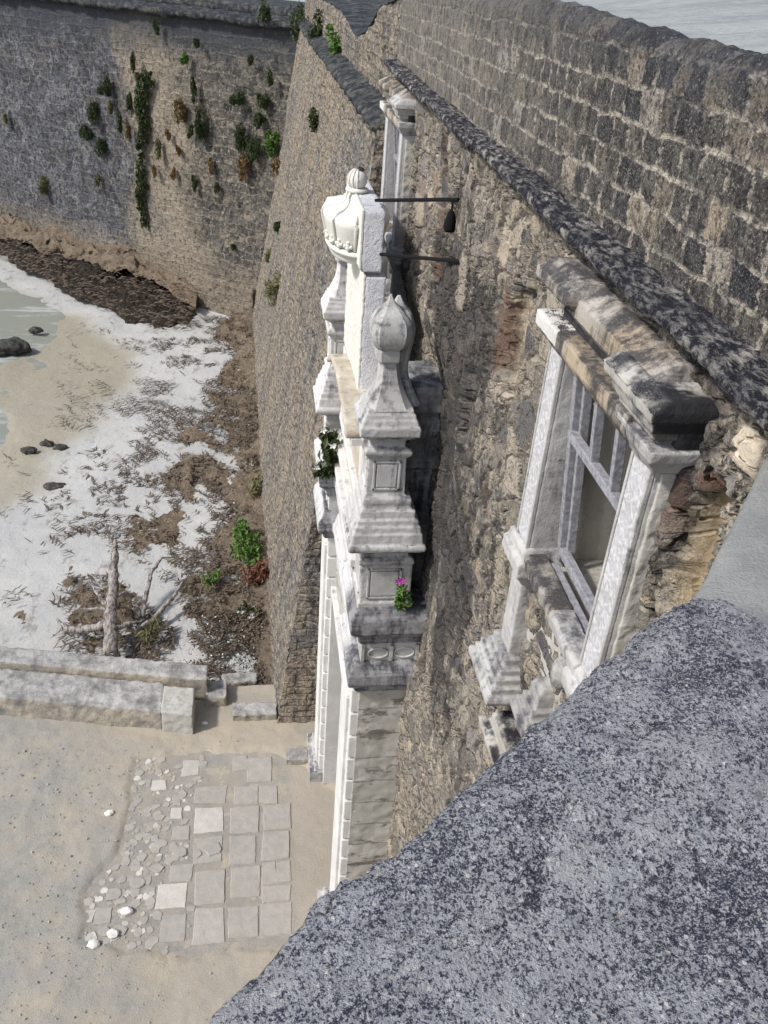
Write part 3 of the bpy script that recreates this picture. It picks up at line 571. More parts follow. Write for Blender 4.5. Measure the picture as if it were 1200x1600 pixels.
for i in range(2600):
    q=rr.random(); x=-14+11.5*q; y0=float(np.interp(x,[-14,-11.5,-7.2,-3.85,-2.4],[42.6,40.3,34.7,31.2,31.3])); y1=32.4-.85*(x+.36); t=rr.random()**1.3; y=y0+(y1-y0)*t-.15; z=-.55+np.clip(t/.35,0,1)**.55*rr.uniform(.1,.8)
    L=rr.uniform(.1,.4); a=rr.uniform(-.6,1.4); e=rr.uniform(-.5,.5); ww=rr.uniform(.012,.03); c,d_=math.cos(a)*L*.5,math.sin(a)*L*.5
    m.add([(x-c,y-d_,z-e*L*.4),(x-c*.2,y-d_*.2+ww,z+.05),(x+c,y+d_,z+e*L*.4),(x-c*.2,y-d_*.2-ww,z+.02)],[(0,1,2,3)])
m.norecalc=True
tag(m.build('seaweed_tangle','strand'),kind='stuff')
# ============================================================ FAR BASTION WALL
fw=empty('bastion_wall',(-3,34.6,-.6),'tall weathered masonry wall with tufts of plants facing the beach','wall')
xs=np.arange(-22,2.6,.09); zs=np.arange(-1,9.45,.09); X,Zz=np.meshgrid(xs,zs)
bl=(fbm(X*.8,Zz*.8,4,51)-.5)*.25
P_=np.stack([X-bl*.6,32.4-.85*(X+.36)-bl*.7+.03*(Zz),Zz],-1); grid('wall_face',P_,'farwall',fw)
m=MB()
def farprism(m,x0,x1,z0,z1,o0,o1):
    k=1/math.hypot(1,.85); nx,ny=-.85*k,-1*k
    yf=lambda x:32.4-.85*(x+.36)
    R=[]
    for x in np.arange(x0,x1+.01,.5):
        R.append([(x+nx*o1,yf(x)+ny*o1,z0),(x+nx*o1,yf(x)+ny*o1,z1),(x+nx*o0,yf(x)+ny*o0,z1),(x+nx*o0,yf(x)+ny*o0,z0)])
    m.loft(R)
farprism(m,-22,2.5,9.38,9.60,-2.5,.14); m.build('coping','ledge',fw,voxel=.09,rough=.25,rsize=.5)
m=MB(); farprism(m,-22,2.5,9.45,9.9,-9,-2.3); m.build('top_slope','ledge',fw,bevel=.2)
m=MB(); farprism(m,-2.6,.2,-1,.75,-.1,.22); m.build('plinth','farwall',fw,voxel=.06,rough=.12,rsize=.3)
# ============================================================ BATTERED BEACH WALL
bw=empty('sea_wall',(.5,20,-.6),'long sloping masonry wall rising from the beach beyond the white gateway','wall')
ys=np.arange(10.65,33.6,.07); zs=np.arange(-1.0,9.56,.07); Y,Zz=np.meshgrid(ys,zs)
t=(Zz+.6)/10.1; X=wallx(Y)*(1-t)+1.37*t+ (fbm(Y*1.1,Zz*1.1,4,55)-.5)*.14
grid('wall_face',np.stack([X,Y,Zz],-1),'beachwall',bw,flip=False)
zs2=np.arange(-.2,9.56,.05); xs=np.linspace(0,1,50); A,Z2=np.meshgrid(xs,zs2); t=(Z2+.6)/10.1; x0=wallx(10.65)*(1-t)+1.37*t
grid('end_face',np.stack([x0+A*(2.2-x0),10.65+(fbm(A*9,Z2*2,4,56)-.5)*.06,Z2],-1),'beachwall',bw)
m=MB(); m.prismy([(1.30,9.50),(1.30,9.58),(1.75,9.72),(2.0,9.72),(2.0,9.50)],10.7,33); m.build('ledge','ledge',bw,voxel=.05,rough=.14,rsize=.25)
# upper parapet with a worn gap
prof=np.array([(10.70,10.90),(12.2,10.78),(13.4,10.66),(14.6,10.36),(16.4,10.10),(18.0,10.28),(20,10.40),(24,10.42),(34,10.45)])
ys=np.arange(10.70,34,.06); T=np.linspace(0,1,26); Y,T=np.meshgrid(ys,T); zt=np.interp(Y,prof[:,0],prof[:,1])+(fbm(Y*3,Y*0,4,57)-.5)*.07
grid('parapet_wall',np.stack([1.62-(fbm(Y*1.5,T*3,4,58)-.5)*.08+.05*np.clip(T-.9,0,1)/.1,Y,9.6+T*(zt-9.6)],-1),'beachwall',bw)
ax=np.concatenate([[0,.05],np.linspace(.15,4,24)]); A,Y2=np.meshgrid(ax,ys[::2]); zt=np.interp(Y2,prof[:,0],prof[:,1])+(fbm(Y2*3,Y2*0,4,57)-.5)*.07
grid('parapet_top',np.stack([1.655+A,Y2,zt-.004+.075*A],-1),'ledge',bw)
# ============================================================ CURTAIN WALL
cw=empty('fort_wall',(1.5,6,0),'high rubble fort wall with dark string course and blackened upper courses','wall')
YO=(2.72,3.61); ZO=(8.45,9.62); DY=6.35; DZ=.16
ys=[1.3]
while ys[-1]<10.66: ys.append(ys[-1]+max(.010,.0045*ys[-1]))
ys=np.array(ys); zs=np.concatenate([np.arange(0,5,.05),np.arange(5,7.2,.028),np.arange(7.2,10.06,.0145)]); Y,Zz=np.meshgrid(ys,zs)
n1=fbm(Y*1.3,Zz*1.3,4,11)-.5; n2=fbm(Y*7,Zz*5,4,12,.6)-.5
dx=-n1*.10-n2*(.025+.03*sstep(2.6,4,Y))
def pocket(cy,cz,hy,hz,soft=.25,p=4):
    q=(np.abs((Y-cy)/hy)**p+np.abs((Zz-cz)/hz)**p)**(1/p)+(n2)*.35; return 1-sstep(1-soft,1+soft,q)
setback=sstep(4.8,5.3,Zz)*sstep(5.6,6.2,Y)*(1-sstep(9.9,10.2,Y))*(1-sstep(8.0,8.5,Zz))*.12; dx=dx+setback
ochre=np.zeros_like(Y); brick=np.zeros_like(Y); void=np.zeros_like(Y); pale=np.zeros_like(Y)
# niche beside the near window
nn=1-sstep(.82,1.10,((np.abs((Y-2.29)/.115))**2.6+(np.abs((Zz-9.38)/.28))**2.6)**(1/2.6)+n2*.12); dx=dx*(1-nn)+nn*.15; ochre=np.maximum(ochre,nn*.9)
nb=pocket(2.30,9.63,.10,.035,.2); ochre*=(1-nb*.7); brick=np.maximum(brick,nb*.9)  # brown band is shade under the niche arch, painted with the brick mask
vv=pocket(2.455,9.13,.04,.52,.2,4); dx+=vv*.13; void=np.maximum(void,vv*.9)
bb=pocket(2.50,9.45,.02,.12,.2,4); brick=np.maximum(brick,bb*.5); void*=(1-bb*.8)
pp_=pocket(2.19,9.83,.06,.07,.1,5); pale=np.maximum(pale,pp_); dx-=pp_*.02
# tall hollow left of the near window
h1=pocket(4.72,9.22,.22,.34,.12,3); dx+=h1*.10; 
h1b=pocket(4.98,9.22,.07,.30,.2,3); brick=np.maximum(brick,h1b*.8); h1c=pocket(4.72,9.5,.2,.05,.2); void=np.maximum(void,h1c*.8)  # void band paints the shade under the top of the hollow
ochre=np.maximum(ochre,h1*.25)
# putlog hole, brown blocks in a vertical row
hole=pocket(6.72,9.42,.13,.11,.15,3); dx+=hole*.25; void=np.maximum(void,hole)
for cz,hz in ((9.86,.16),(9.36,.15),(8.97,.14)):
    k=pocket(7.15,cz,.13,hz,.12,5); dx+=k*.05; brick=np.maximum(brick,k*.75)
for cy,cz,hy,hz in ((3.55,6.62,.16,.22),(6.1,9.15,.12,.2),(5.2,9.65,.12,.1),(8.2,9.2,.25,.12),(4.0,9.85,.12,.09),(5.9,7.9,.10,.2)):
    k=pocket(cy,cz,hy,hz,.1,4); pale=np.maximum(pale,k*.4)
k=pocket(5.55,8.35,.20,.35,.15,3); dx+=k*.08
k=pocket(6.25,7.75,.3,.45,.3,3); void=np.maximum(void,k*.45)
k=pocket(6.25,6.2,.16,1.0,.4,3); void=np.maximum(void,k*.5)
k=pocket(8.6,9.2,.12,.5,.2,4); void=np.maximum(void,k*.8); dx+=k*.06
lichen=-.05+.16*sstep(6.6,7.4,Zz)*(1-sstep(6.0,7.0,Y))+sstep(4.4,5.6,Y)*(1-sstep(6.4,7.6,Y))*sstep(5.6,6.8,Zz)*(1-sstep(9.0,9.5,Zz))*.75-.3*(1-sstep(4.2,6.0,Zz))-.35*sstep(7.4,8.2,Y)
X=1.5+dx; X=np.minimum(X,1.82)
yc=(Y[:-1,:-1]+Y[1:,1:])/2; zc=(Zz[:-1,:-1]+Zz[1:,1:])/2
op=((yc>YO[0]-.08)&(yc<YO[1]+.05)&(zc>ZO[0]-.05)&(zc<ZO[1]+.05))|((yc>YO[0]+DY-.08)&(yc<YO[1]+DY+.05)&(zc>ZO[0]+DZ-.05)&(zc<ZO[1]+DZ+.05))
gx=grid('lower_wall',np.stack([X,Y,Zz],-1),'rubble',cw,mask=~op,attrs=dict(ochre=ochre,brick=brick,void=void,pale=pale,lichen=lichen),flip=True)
# string course, slightly rising away from the camera, in worn lengths
m=MB(); yy=1.4; rr=random.Random(2)
zs_=lambda y: 10.005+.0205*y
while yy<10.6:
    y2=min(10.68,yy+rr.uniform(.5,.95)); o=rr.uniform(-.012,.012); oz=rr.uniform(-.01,.01)
    a,b=zs_(yy)+oz,zs_(y2)+oz
    poly=[(1.62,-.075),(1.435+o,-.07),(1.405+o,-.05),(1.395+o,-.025),(1.405+o,-.004),(1.50,.010),(1.63,.022)]
    m.loft([[(x,yy+.004,z+a) for x,z in poly],[(x,y2-.004,z+b) for x,z in poly]]); yy=y2
m.build('string_course','coping',cw,voxel=.010,rough=.022,rsize=.05)
ys=[1.3]
while ys[-1]<10.72: ys.append(ys[-1]+max(.009,.0042*ys[-1]))
ys=np.array(ys); zs=np.linspace(0,1,84); Y,T=np.meshgrid(ys,zs)
zb=9.995+.0205*Y
topz=np.interp(Y,[1.3,2.79,3.02,3.84,5.07,7.5,10.8],[10.87,10.88,10.85,10.885,10.945,10.95,11.0])+(fbm(Y*5,Y*0,5,15,.65)-.5)*.035
Zz=zb+T*(topz-zb); n1=fbm(Y*1.5,Zz*1.5,4,16)-.5
X=1.565-n1*.06+.04*np.clip(T-.93,0,1)/.07
X=np.concatenate([X,X[-1:]+.05,X[-1:]+.12,X[-1:]+.2],0); Y=np.concatenate([Y,Y[-1:],Y[-1:],Y[-1:]],0); Zz=np.concatenate([Zz,Zz[-1:]+.006,Zz[-1:]-.02,Zz[-1:]-.10],0)
grid('upper_wall',np.stack([X,Y,Zz],-1),'ashlar',cw,flip=True)
xs=np.concatenate([np.linspace(0,.4,24),np.linspace(.45,7,60)]); A,Y=np.meshgrid(xs,ys[::2]); topz=np.interp(Y,[1.3,2.79,3.02,3.84,5.07,7.5,10.8],[10.87,10.88,10.85,10.885,10.945,10.95,11.0])+(fbm(Y*5,Y*0,5,15,.65)-.5)*.035
grid('top_slope',np.stack([1.645+A,Y,topz-.022+.13*A+(fbm(A*3,Y*3,4,18)-.5)*.05*sstep(0,.3,A)],-1),'paratop',cw)
m=MB(); m.box(2.02,8.5,1.0,10.66,0,10.4); m.build('core','rubble',cw)
m=MB(); m.box(1.60,8.5,10.66,10.72,9.6,10.95); m.build('end_face','ashlar',cw)
# ============================================================ GATEWAY
gw=empty('gateway',(1.1,8.3,0),'white limewashed stone gateway with pinnacles, cornices and a crown on top','gateway')
YN,YF=6.5,10.1
m=MB(); m.box(1.0,1.62,YN,7.3,-.1,4.72).box(1.0,1.62,9.38,YF,-.1,4.72).box(1.01,1.62,7.3,9.38,3.9,4.72)
m.build('jambs','jointed',gw,voxel=.025,rough=.03,rsize=.12)
m=MB(); m.box(1.22,1.6,7.3,9.38,-.1,3.9); m.build('door','old_wood',gw)
def quoins(y0,y1,x0):
    m=MB(); z=.26; k=0
    while z<4.45:
        m.box(x0-.01,1.02+.05*(k%2),y0-.024,y1,z,z+.315); z+=.345; k+=1
    m.box(x0+.03,1.02,y0-.002,y1-.02,.2,4.5)
    m.build('rusticated_pilaster','limewash_white',gw,bevel=.012)
quoins(YN+.03,7.25,.93); quoins(9.40,10.05,.89)
for y0,y1,xf in ((6.62,7.12,.885),(9.5,9.96,.845)):
    m=MB(); m.box(xf,.94,y0,y1,.26,4.5); m.build('pilaster_face','limewash_white',gw,bevel=.008)
# white inner edge of the door surround
m=MB(); m.box(.95,1.24,9.30,9.395,0,3.9).box(.95,1.24,7.29,7.36,0,3.9).box(.95,1.24,7.36,9.30,3.8,3.9); m.build('door_surround','limewash_white',gw,bevel=.01)
m=MB(); m.box(.74,1.3,9.36,10.22,-.1,.20).box(.82,1.3,9.38,10.14,.20,.30); m.build('base','window_limestone',gw,voxel=.02,rough=.02)
m=MB(); m.box(.74,1.3,6.42,7.32,-.1,.20).box(.82,1.3,6.46,7.28,.20,.30); m.build('base','window_limestone',gw,voxel=.02,rough=.02)
# entablature
def corn(name,secs,mat,vox=.016,rough=.012):
    m=MB(); m.stack(secs,x1=1.66); return m.build(name,mat,gw,voxel=vox,rough=rough,rsize=.06)
def two(name,prof,mat,inset=.07,**k):     # breaks forward over both piers
    m=MB()
    m.stack([(x,YN-o,7.32+o,z) for x,o,z in prof],x1=1.68); m.stack([(x-.13,9.36-o,YF+.05+o,z) for x,o,z in prof],x1=1.68)
    m.stack([(x+inset,7.2,9.5,z) for x,o,z in prof],x1=1.4)
    return m.build(name,mat,gw,voxel=.016,rough=.012,rsize=.06)
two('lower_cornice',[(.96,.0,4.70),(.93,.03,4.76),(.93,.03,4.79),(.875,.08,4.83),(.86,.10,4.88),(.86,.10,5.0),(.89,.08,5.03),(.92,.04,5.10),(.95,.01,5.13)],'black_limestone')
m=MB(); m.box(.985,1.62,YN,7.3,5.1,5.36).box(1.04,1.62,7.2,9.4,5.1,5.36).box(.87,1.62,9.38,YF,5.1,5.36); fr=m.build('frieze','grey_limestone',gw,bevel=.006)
for cx in (1.16,1.43):
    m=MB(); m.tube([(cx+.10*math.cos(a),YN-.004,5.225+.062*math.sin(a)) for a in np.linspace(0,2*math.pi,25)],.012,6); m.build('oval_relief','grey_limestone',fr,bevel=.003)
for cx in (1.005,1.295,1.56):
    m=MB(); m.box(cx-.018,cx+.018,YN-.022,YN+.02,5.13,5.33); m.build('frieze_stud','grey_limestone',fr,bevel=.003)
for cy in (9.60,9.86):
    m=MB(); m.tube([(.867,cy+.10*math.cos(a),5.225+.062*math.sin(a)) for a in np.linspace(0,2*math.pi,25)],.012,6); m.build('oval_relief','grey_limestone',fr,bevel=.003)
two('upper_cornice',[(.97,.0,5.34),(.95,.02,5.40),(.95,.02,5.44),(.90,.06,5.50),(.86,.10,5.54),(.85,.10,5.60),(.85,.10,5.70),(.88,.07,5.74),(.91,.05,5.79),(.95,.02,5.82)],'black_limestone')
# central attic, tan face, white mouldings on its front, broken coping
m=MB(); m.box(1.0,1.62,7.1,9.5,5.8,7.46); m.build('attic','tan_plaster',gw,voxel=.03,rough=.02)
m=MB()
for z,x in ((5.84,.90),(6.08,.93),(6.45,.95)): m.box(x,1.03,7.12,9.48,z,z+.10)
m.box(.955,1.02,7.12,7.32,6.5,7.4).box(.955,1.02,9.0,9.3,6.5,7.4)
m.build('attic_moulding','limewash_white',gw,bevel=.012)
m=MB()
pr=[(6.93,7.42),(7.3,7.47),(7.8,7.50),(8.3,7.50),(8.8,7.42),(9.3,7.20)]
m.loft([[(.77,y,z),(.77,y,z+.07),(1.5,y,z+.10),(1.5,y,z)] for y,z in pr]); m.build('attic_coping','tan_plaster',gw,voxel=.02,rough=.03,rsize=.1)
m=MB(); m.loft([[(.82,y,z-.07),(.82,y,z+.005),(1.2,y,z+.005),(1.2,y,z-.07)] for y,z in pr]); m.build('coping_moulding','limewash_white',gw,bevel=.01)
# masonry block that ties the pinnacle to the wall
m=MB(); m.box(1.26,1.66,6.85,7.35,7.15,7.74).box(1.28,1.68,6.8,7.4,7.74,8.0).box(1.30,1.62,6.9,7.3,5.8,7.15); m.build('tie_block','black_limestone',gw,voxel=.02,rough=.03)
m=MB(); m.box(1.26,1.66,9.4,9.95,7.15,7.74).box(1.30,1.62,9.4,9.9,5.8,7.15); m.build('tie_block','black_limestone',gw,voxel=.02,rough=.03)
# crown pier
m=MB(); m.box(.962,1.155,7.7,9.2,7.46,8.675); m.build('crown_pier','rough_plaster',gw,voxel=.016,rough=.014,rsize=.02)
m=MB(); m.box(.945,.975,7.705,9.195,7.5,8.69); m.build('pier_front','crown_white',gw,voxel=.012,rough=.02,rsize=.05)
m=MB(); m.box(.915,1.11,7.7,9.2,8.72,9.26).box(.96,1.10,7.85,9.05,8.66,8.73); m.build('crown_slab','rough_plaster',gw,voxel=.016,rough=.014,rsize=.02)
m=MB(); m.box(.9,.93,7.7,9.2,8.74,9.265); m.build('slab_front','crown_white',gw,voxel=.012,rough=.012,rsize=.05)
CX,CY=.93,8.45
def ogee(a,b,n,f=lambda t:t): return [a+(b-a)*f(i/n) for i in range(n+1)]
body=[(.20,8.80),(.262,8.84),(.278,8.90),(.298,8.98),(.315,9.045),(.320,9.08),(.308,9.112),(.262,9.128),(.19,9.137),(.145,9.15),(.118,9.17),(.096,9.20),(.087,9.245),(.084,9.28)]
cr=MB(); cr.lathe(body,CX,CY,40,[1.9]*9+[1.75,1.5,1.2,1.05,1.0]); cr=cr.build('crown','crown_white',gw,smooth=True)
m=MB(); m.lathe([(.17,8.70),(.235,8.705),(.25,8.73),(.25,8.775),(.278,8.785),(.288,8.802),(.278,8.82),(.262,8.83),(.20,8.84)],CX,CY,40,1.95); m.build('crown_band','crown_white',cr,smooth=True)
m=MB(); m.lathe([(.07,9.265),(.105,9.27),(.113,9.282),(.105,9.298),(.07,9.305)],CX,CY,24); m.build('collar','crown_white',cr,smooth=True)
m=MB(); m.lathe([(.02,9.285)]+[(.093*math.sin(a),9.375-.093*math.cos(a)) for a in np.linspace(.4,math.pi-.05,14)],CX,CY,28)
ob=m.build('orb','crown_white',cr,smooth=True)
m=MB()
for a in (2.2,2.7,3.14,3.6,4.1,4.6): m.tube([(CX+.095*math.sin(b)*math.cos(a),CY+.095*math.sin(b)*math.sin(a),9.375-.095*math.cos(b)) for b in np.linspace(.5,2.9,12)],.007,6)
m.build('orb_rib','crown_white',ob,smooth=True)
m=MB(); m.lathe([(.03,9.453),(.045,9.463),(.03,9.478),(.012,9.488)],CX+.02,CY,12); m.build('orb_cap','dark_limestone',cr)
SY=[1.9]*9+[1.75,1.5,1.2,1.05,1.0]
for a in (1.75,2.45,3.14,3.84,4.53):
    m=MB(); m.tube([(CX+(r+.006)*math.cos(a),CY+s*(r+.006)*math.sin(a),z) for (r,z),s in zip(body[1:],SY[1:])],.015,8); m.build('crown_rib','crown_white',cr,smooth=True)
for a in (1.95,2.3,2.62,2.95,3.3,3.65,3.98,4.3):
    x,y=CX+.280*math.cos(a),CY+.280*1.9*math.sin(a); ux,uy=-math.sin(a),1.9*math.cos(a); l=math.hypot(ux,uy); ux/=l;uy/=l
    m=MB()
    for du,dz,r in ((0,.885,.02),(0,.91,.02),(-.035,.875,.018),(.035,.875,.018),(0,.86,.025)):
        cx,cy,cz=x+ux*du,y+uy*du,8.0+dz; m.lathe([(.004,cz-r)]+[(r*math.sin(b),cz-r*math.cos(b)) for b in (.6,1.2,1.8,2.4)]+[(.004,cz+r)],cx,cy,10)
    m.build('fleuron','crown_white',cr,smooth=True)
# iron tie rods
for x0,y0,z0,x1,y1,z1 in ((1.10,7.78,9.33,1.49,6.56,9.63),(1.10,7.78,8.86,1.50,6.32,9.235)):
    m=MB(); m.tube([(x0-.06,y0+.1,z0-.015),(x1,y1,z1)],.0155,8); m.build('tie_rod','iron',gw)
lp=empty('hanging_lamp',(1.455,6.61,9.38),'small black lamp hanging from the upper iron rod by the wall','lamp')
m=MB(); m.lathe([(.012,9.375),(.040,9.38),(.050,9.41),(.046,9.45),(.034,9.50),(.020,9.53),(.008,9.545)],1.455,6.61,16); m.build('shade','iron',lp,smooth=True)
m=MB(); m.tube([(1.455,6.61,9.53),(1.458,6.61,9.61)],.007,6); m.build('hanger','iron',lp)
# pinnacles
def pinnacle(dy,dx=0):
    pn=MB(); before=set(COL.objects)
    cy=6.76+dy
    pn.sq([(1.185,cy,.265,.265,5.80),(1.185,cy,.265,.265,5.86),(1.185,cy,.247,.247,5.88),(1.18,cy,.247,.247,6.30),(1.175,cy,.262,.262,6.32),(1.17,cy,.265,.265,6.35),(1.165,cy,.25,.25,6.38),(1.155,cy,.225,.225,6.40),(1.15,cy,.225,.225,6.43),(1.15,cy,.27,.27,6.46),(1.15,cy,.33,.33,6.50),(1.15,cy,.36,.36,6.53),(1.15,cy,.365,.365,6.56),(1.15,cy,.355,.355,6.585),
       (1.15,cy,.335,.335,6.59),(1.15,cy,.325,.325,6.69),(1.15,cy,.312,.312,6.70),(1.15,cy,.305,.305,6.76),(1.15,cy,.287,.287,6.765),(1.15,cy,.28,.28,6.82),(1.145,cy,.262,.262,6.825),(1.145,cy,.252,.252,6.90),(1.14,cy,.23,.23,6.905),
       (1.14,cy,.222,.222,6.94),(1.135,cy,.228,.228,6.98),(1.135,cy,.222,.222,7.01),(1.125,cy,.19,.19,7.03),(1.12,cy,.178,.178,7.05),(1.115,cy,.172,.172,7.41),(1.115,cy,.19,.19,7.43),(1.115,cy,.21,.21,7.46),(1.115,cy,.213,.213,7.49),(1.115,cy,.195,.195,7.51),(1.11,cy,.16,.16,7.52),(1.11,cy,.158,.158,7.57),(1.11,cy,.185,.185,7.60),(1.11,cy,.225,.225,7.63),(1.11,cy,.262,.262,7.66),(1.11,cy,.266,.266,7.73),(1.11,cy,.262,.262,7.745),
       (1.11,cy,.248,.248,7.75),(1.11,cy,.236,.236,7.80),(1.11,cy,.226,.226,7.805),(1.11,cy,.218,.218,7.845),(1.11,cy,.206,.206,7.85),(1.105,cy,.198,.198,7.89)])
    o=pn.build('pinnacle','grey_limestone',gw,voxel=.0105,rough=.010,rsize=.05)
    m=MB(); c=.32
    m.sq([(1.105,cy,.205,.205,7.875,c),(1.103,cy,.165,.165,7.94,c),(1.10,cy,.128,.128,8.02,c),(1.095,cy,.100,.100,8.10,c),(1.09,cy,.086,.086,8.18,c),(1.085,cy,.080,.080,8.24,c),(1.083,cy,.086,.086,8.265,c),(1.082,cy,.108,.108,8.285,c),(1.08,cy,.112,.112,8.37,c),(1.08,cy,.108,.108,8.385,c),(1.08,cy,.130,.130,8.41,c),(1.08,cy,.152,.152,8.46,c),(1.08,cy,.163,.163,8.52,c),(1.08,cy,.162,.162,8.57,c),(1.08,cy,.148,.148,8.62,c),(1.077,cy,.118,.118,8.67,c),(1.074,cy,.080,.080,8.715,c),(1.07,cy,.042,.042,8.755,c),(1.066,cy,.018,.018,8.80,c),(1.064,cy,.008,.008,8.83,c)],ch=c,fine=1)
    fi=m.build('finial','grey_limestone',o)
    # raised ribs up the near edges
    m=MB()
    m.sq([(1.20,cy+.09,.19,.15,7.86),(1.195,cy+.09,.125,.10,8.0),(1.18,cy+.09,.085,.07,8.15),(1.17,cy+.09,.10,.08,8.3),(1.165,cy+.09,.125,.10,8.45),(1.16,cy+.09,.13,.10,8.55),(1.155,cy+.09,.10,.08,8.66),(1.15,cy+.09,.05,.05,8.72),(1.145,cy+.09,.012,.012,8.79)],ch=.25,fine=1)
    m.build('finial_back','grey_limestone',o)
    # sunk panels with raised rims on the near and front faces
    def rim(cx,z0,z1,hw,yf,t=.022):
        m=MB()
        for a,b,c_,d in ((cx-hw,cx-hw+t,z0,z1),(cx+hw-t,cx+hw,z0,z1),(cx-hw,cx+hw,z0,z0+t),(cx-hw,cx+hw,z1-t,z1)): m.box(a,b,yf-.012,yf+.02,c_,d)
        m2=MB(); m2.box(cx-hw+t+.012,cx+hw-t-.012,yf-.010,yf+.02,z0+t+.012,z1-t-.012)
        pa=m.build('panel_frame','grey_limestone',o,bevel=.004); m2.build('panel','grey_limestone',pa,bevel=.006)
    rim(1.118,7.085,7.385,.125,cy-.174); rim(1.165,5.91,6.265,.165,cy-.247)
    t=.022
    for cxf,hw,z0,z1 in ((.945,.125,7.085,7.385),(.938,.165,5.91,6.265)):
        m=MB()
        for a,b,c_,d in ((cy-hw,cy-hw+t,z0,z1),(cy+hw-t,cy+hw,z0,z1),(cy-hw,cy+hw,z0,z0+t),(cy-hw,cy+hw,z1-t,z1)): m.box(cxf-.012,cxf+.02,a,b,c_,d)
        m.build('front_panel_frame','limewash_white',o,bevel=.004)
    if dx:
        for q in set(COL.objects)-before:
            q.data.transform(Matrix.Translation((dx,0,0)))
    return o
pinnacle(0); pinnacle(2.92,-.12)
# ============================================================ WINDOWS
def window(name,dy,dz,label):
    w_=empty(name,(1.4,3.17+dy,8.4+dz),label,'window')
    def bx(nm,mat,boxes,vox=.009,rough=.012,rsize=.05,parent=None,bevel=0):
        m=MB()
        for b in boxes:
            x0,x1,y0,y1,z0,z1=b; m.box(x0,x1,y0+dy,y1+dy,z0+dz,z1+dz)
        return m.build(nm,mat,parent or w_,voxel=vox,rough=rough,rsize=rsize,bevel=bevel)
    def sk(nm,mat,stacks,x1=1.6,vox=.009,rough=.012,parent=None):
        m=MB()
        for s in stacks: m.stack([(a,b+dy,c+dy,z+dz) for a,b,c,z in s],x1=x1)
        return m.build(nm,mat,parent or w_,voxel=vox,rough=rough,rsize=.05)
    # pilasters: shaft with carved front
    for y0,y1 in ((2.54,2.72),(3.61,3.80)):
        p_=bx('pilaster','window_limestone',[(1.405,1.62,y0,y1,8.45,9.60)],vox=.009,rough=.006)
        m=MB(); m.box(1.392,1.408,y0+.022+dy,y1-.022+dy,8.50+dz,9.56+dz); m.build('carved_front','relief',p_,bevel=.003)
        m=MB()
        for a in (y0,y1-.018): m.box(1.388,1.41,a+dy,a+.018+dy,8.47+dz,9.6+dz)
        m.build('edge_fillet','window_limestone',p_,bevel=.004)
    # white plaster bands on the flank of the near pilaster
    bx('flank_render','side_plaster',[(1.43,1.60,2.525,2.56,8.40,9.56)],vox=.008,rough=.02)
    # pilaster capitals
    sk('capital','window_limestone',[[(1.385,2.52,2.74,9.56),(1.36,2.50,2.76,9.60),(1.34,2.47,2.79,9.63),(1.33,2.46,2.80,9.68)]])
    # architrave and cornice with a hollow frieze between
    sk('architrave','window_ledge',[[(1.37,2.70,3.86,9.58),(1.345,2.70,3.88,9.61),(1.335,2.70,3.90,9.63),(1.335,2.70,3.90,9.695),(1.35,2.70,3.89,9.70)]],vox=.007,rough=.006)
    sk('repaired_end','pale_limestone',[[(1.332,3.58,3.905,9.625),(1.330,3.58,3.905,9.70)]],x1=1.52,rough=.008)
    bx('frieze','dark_limestone',[(1.43,1.62,2.48,3.80,9.66,9.83)])  # recessed band in a near-black stone tone
    sk('cornice','window_ledge',[[(1.42,2.62,3.6,9.74),(1.38,2.62,3.6,9.79),(1.365,2.62,3.6,9.80),(1.365,2.62,3.6,9.875),(1.46,2.64,3.6,9.93)]],x1=1.66,vox=.007,rough=.006)
    sk('cornice_return','window_ledge',[[(1.40,3.52,3.84,9.80),(1.33,3.50,3.92,9.83),(1.31,3.48,3.95,9.85),(1.31,3.48,3.95,9.895),(1.40,3.5,3.94,9.94)]],x1=1.66,vox=.007,rough=.006)
    sk('cornice_end','crusted_limestone' if dy==0 else 'window_limestone',[[(1.385,2.53,2.80,9.66),(1.37,2.52,2.81,9.70),(1.345,2.50,2.83,9.705),(1.34,2.50,2.84,9.735),(1.325,2.48,2.86,9.74),(1.31,2.46,2.88,9.79),(1.29,2.44,2.91,9.80),(1.288,2.44,2.92,9.835),(1.36,2.46,2.93,9.875)]],x1=1.60,vox=.007,rough=.008)
    # projecting block under each pilaster, pedestal and stepped foot
    for y0,y1 in ((3.56,3.88),(2.47,2.78)):
        sk('sill_block','window_limestone',[[(1.40,y0+.04,y1-.04,8.25),(1.37,y0+.02,y1-.02,8.30),(1.35,y0,y1,8.33),(1.345,y0-.0,y1+.0,8.41),(1.37,y0+.01,y1-.01,8.43),(1.37,y0+.02,y1-.02,8.47),(1.395,y0+.04,y1-.04,8.49)]])
        sk('pedestal','window_limestone',[[(1.41,y0+.07,y1-.07,7.66),(1.41,y0+.07,y1-.07,8.27)]])
        sk('stepped_foot','foot_limestone',[[(1.40,y0+.02,y1-.02,7.46),(1.28,y0-.08,y1+.08,7.47),(1.275,y0-.09,y1+.09,7.50),(1.285,y0-.08,y1+.08,7.525),(1.305,y0-.06,y1+.06,7.53),(1.305,y0-.06,y1+.06,7.575),(1.33,y0-.035,y1+.035,7.58),(1.33,y0-.035,y1+.035,7.625),(1.355,y0-.01,y1+.01,7.63),(1.355,y0-.01,y1+.01,7.675),(1.38,y0+.02,y1-.02,7.68),(1.38,y0+.02,y1-.02,7.73),(1.405,y0+.06,y1-.06,7.74)]],vox=.007,rough=.008)
    # sill slab, cracked, in two lengths
    sk('sill','window_ledge',[[(1.41,3.10,3.56,8.37),(1.375,3.10,3.57,8.40),(1.37,3.10,3.57,8.47),(1.39,3.10,3.56,8.49)]],x1=1.49)
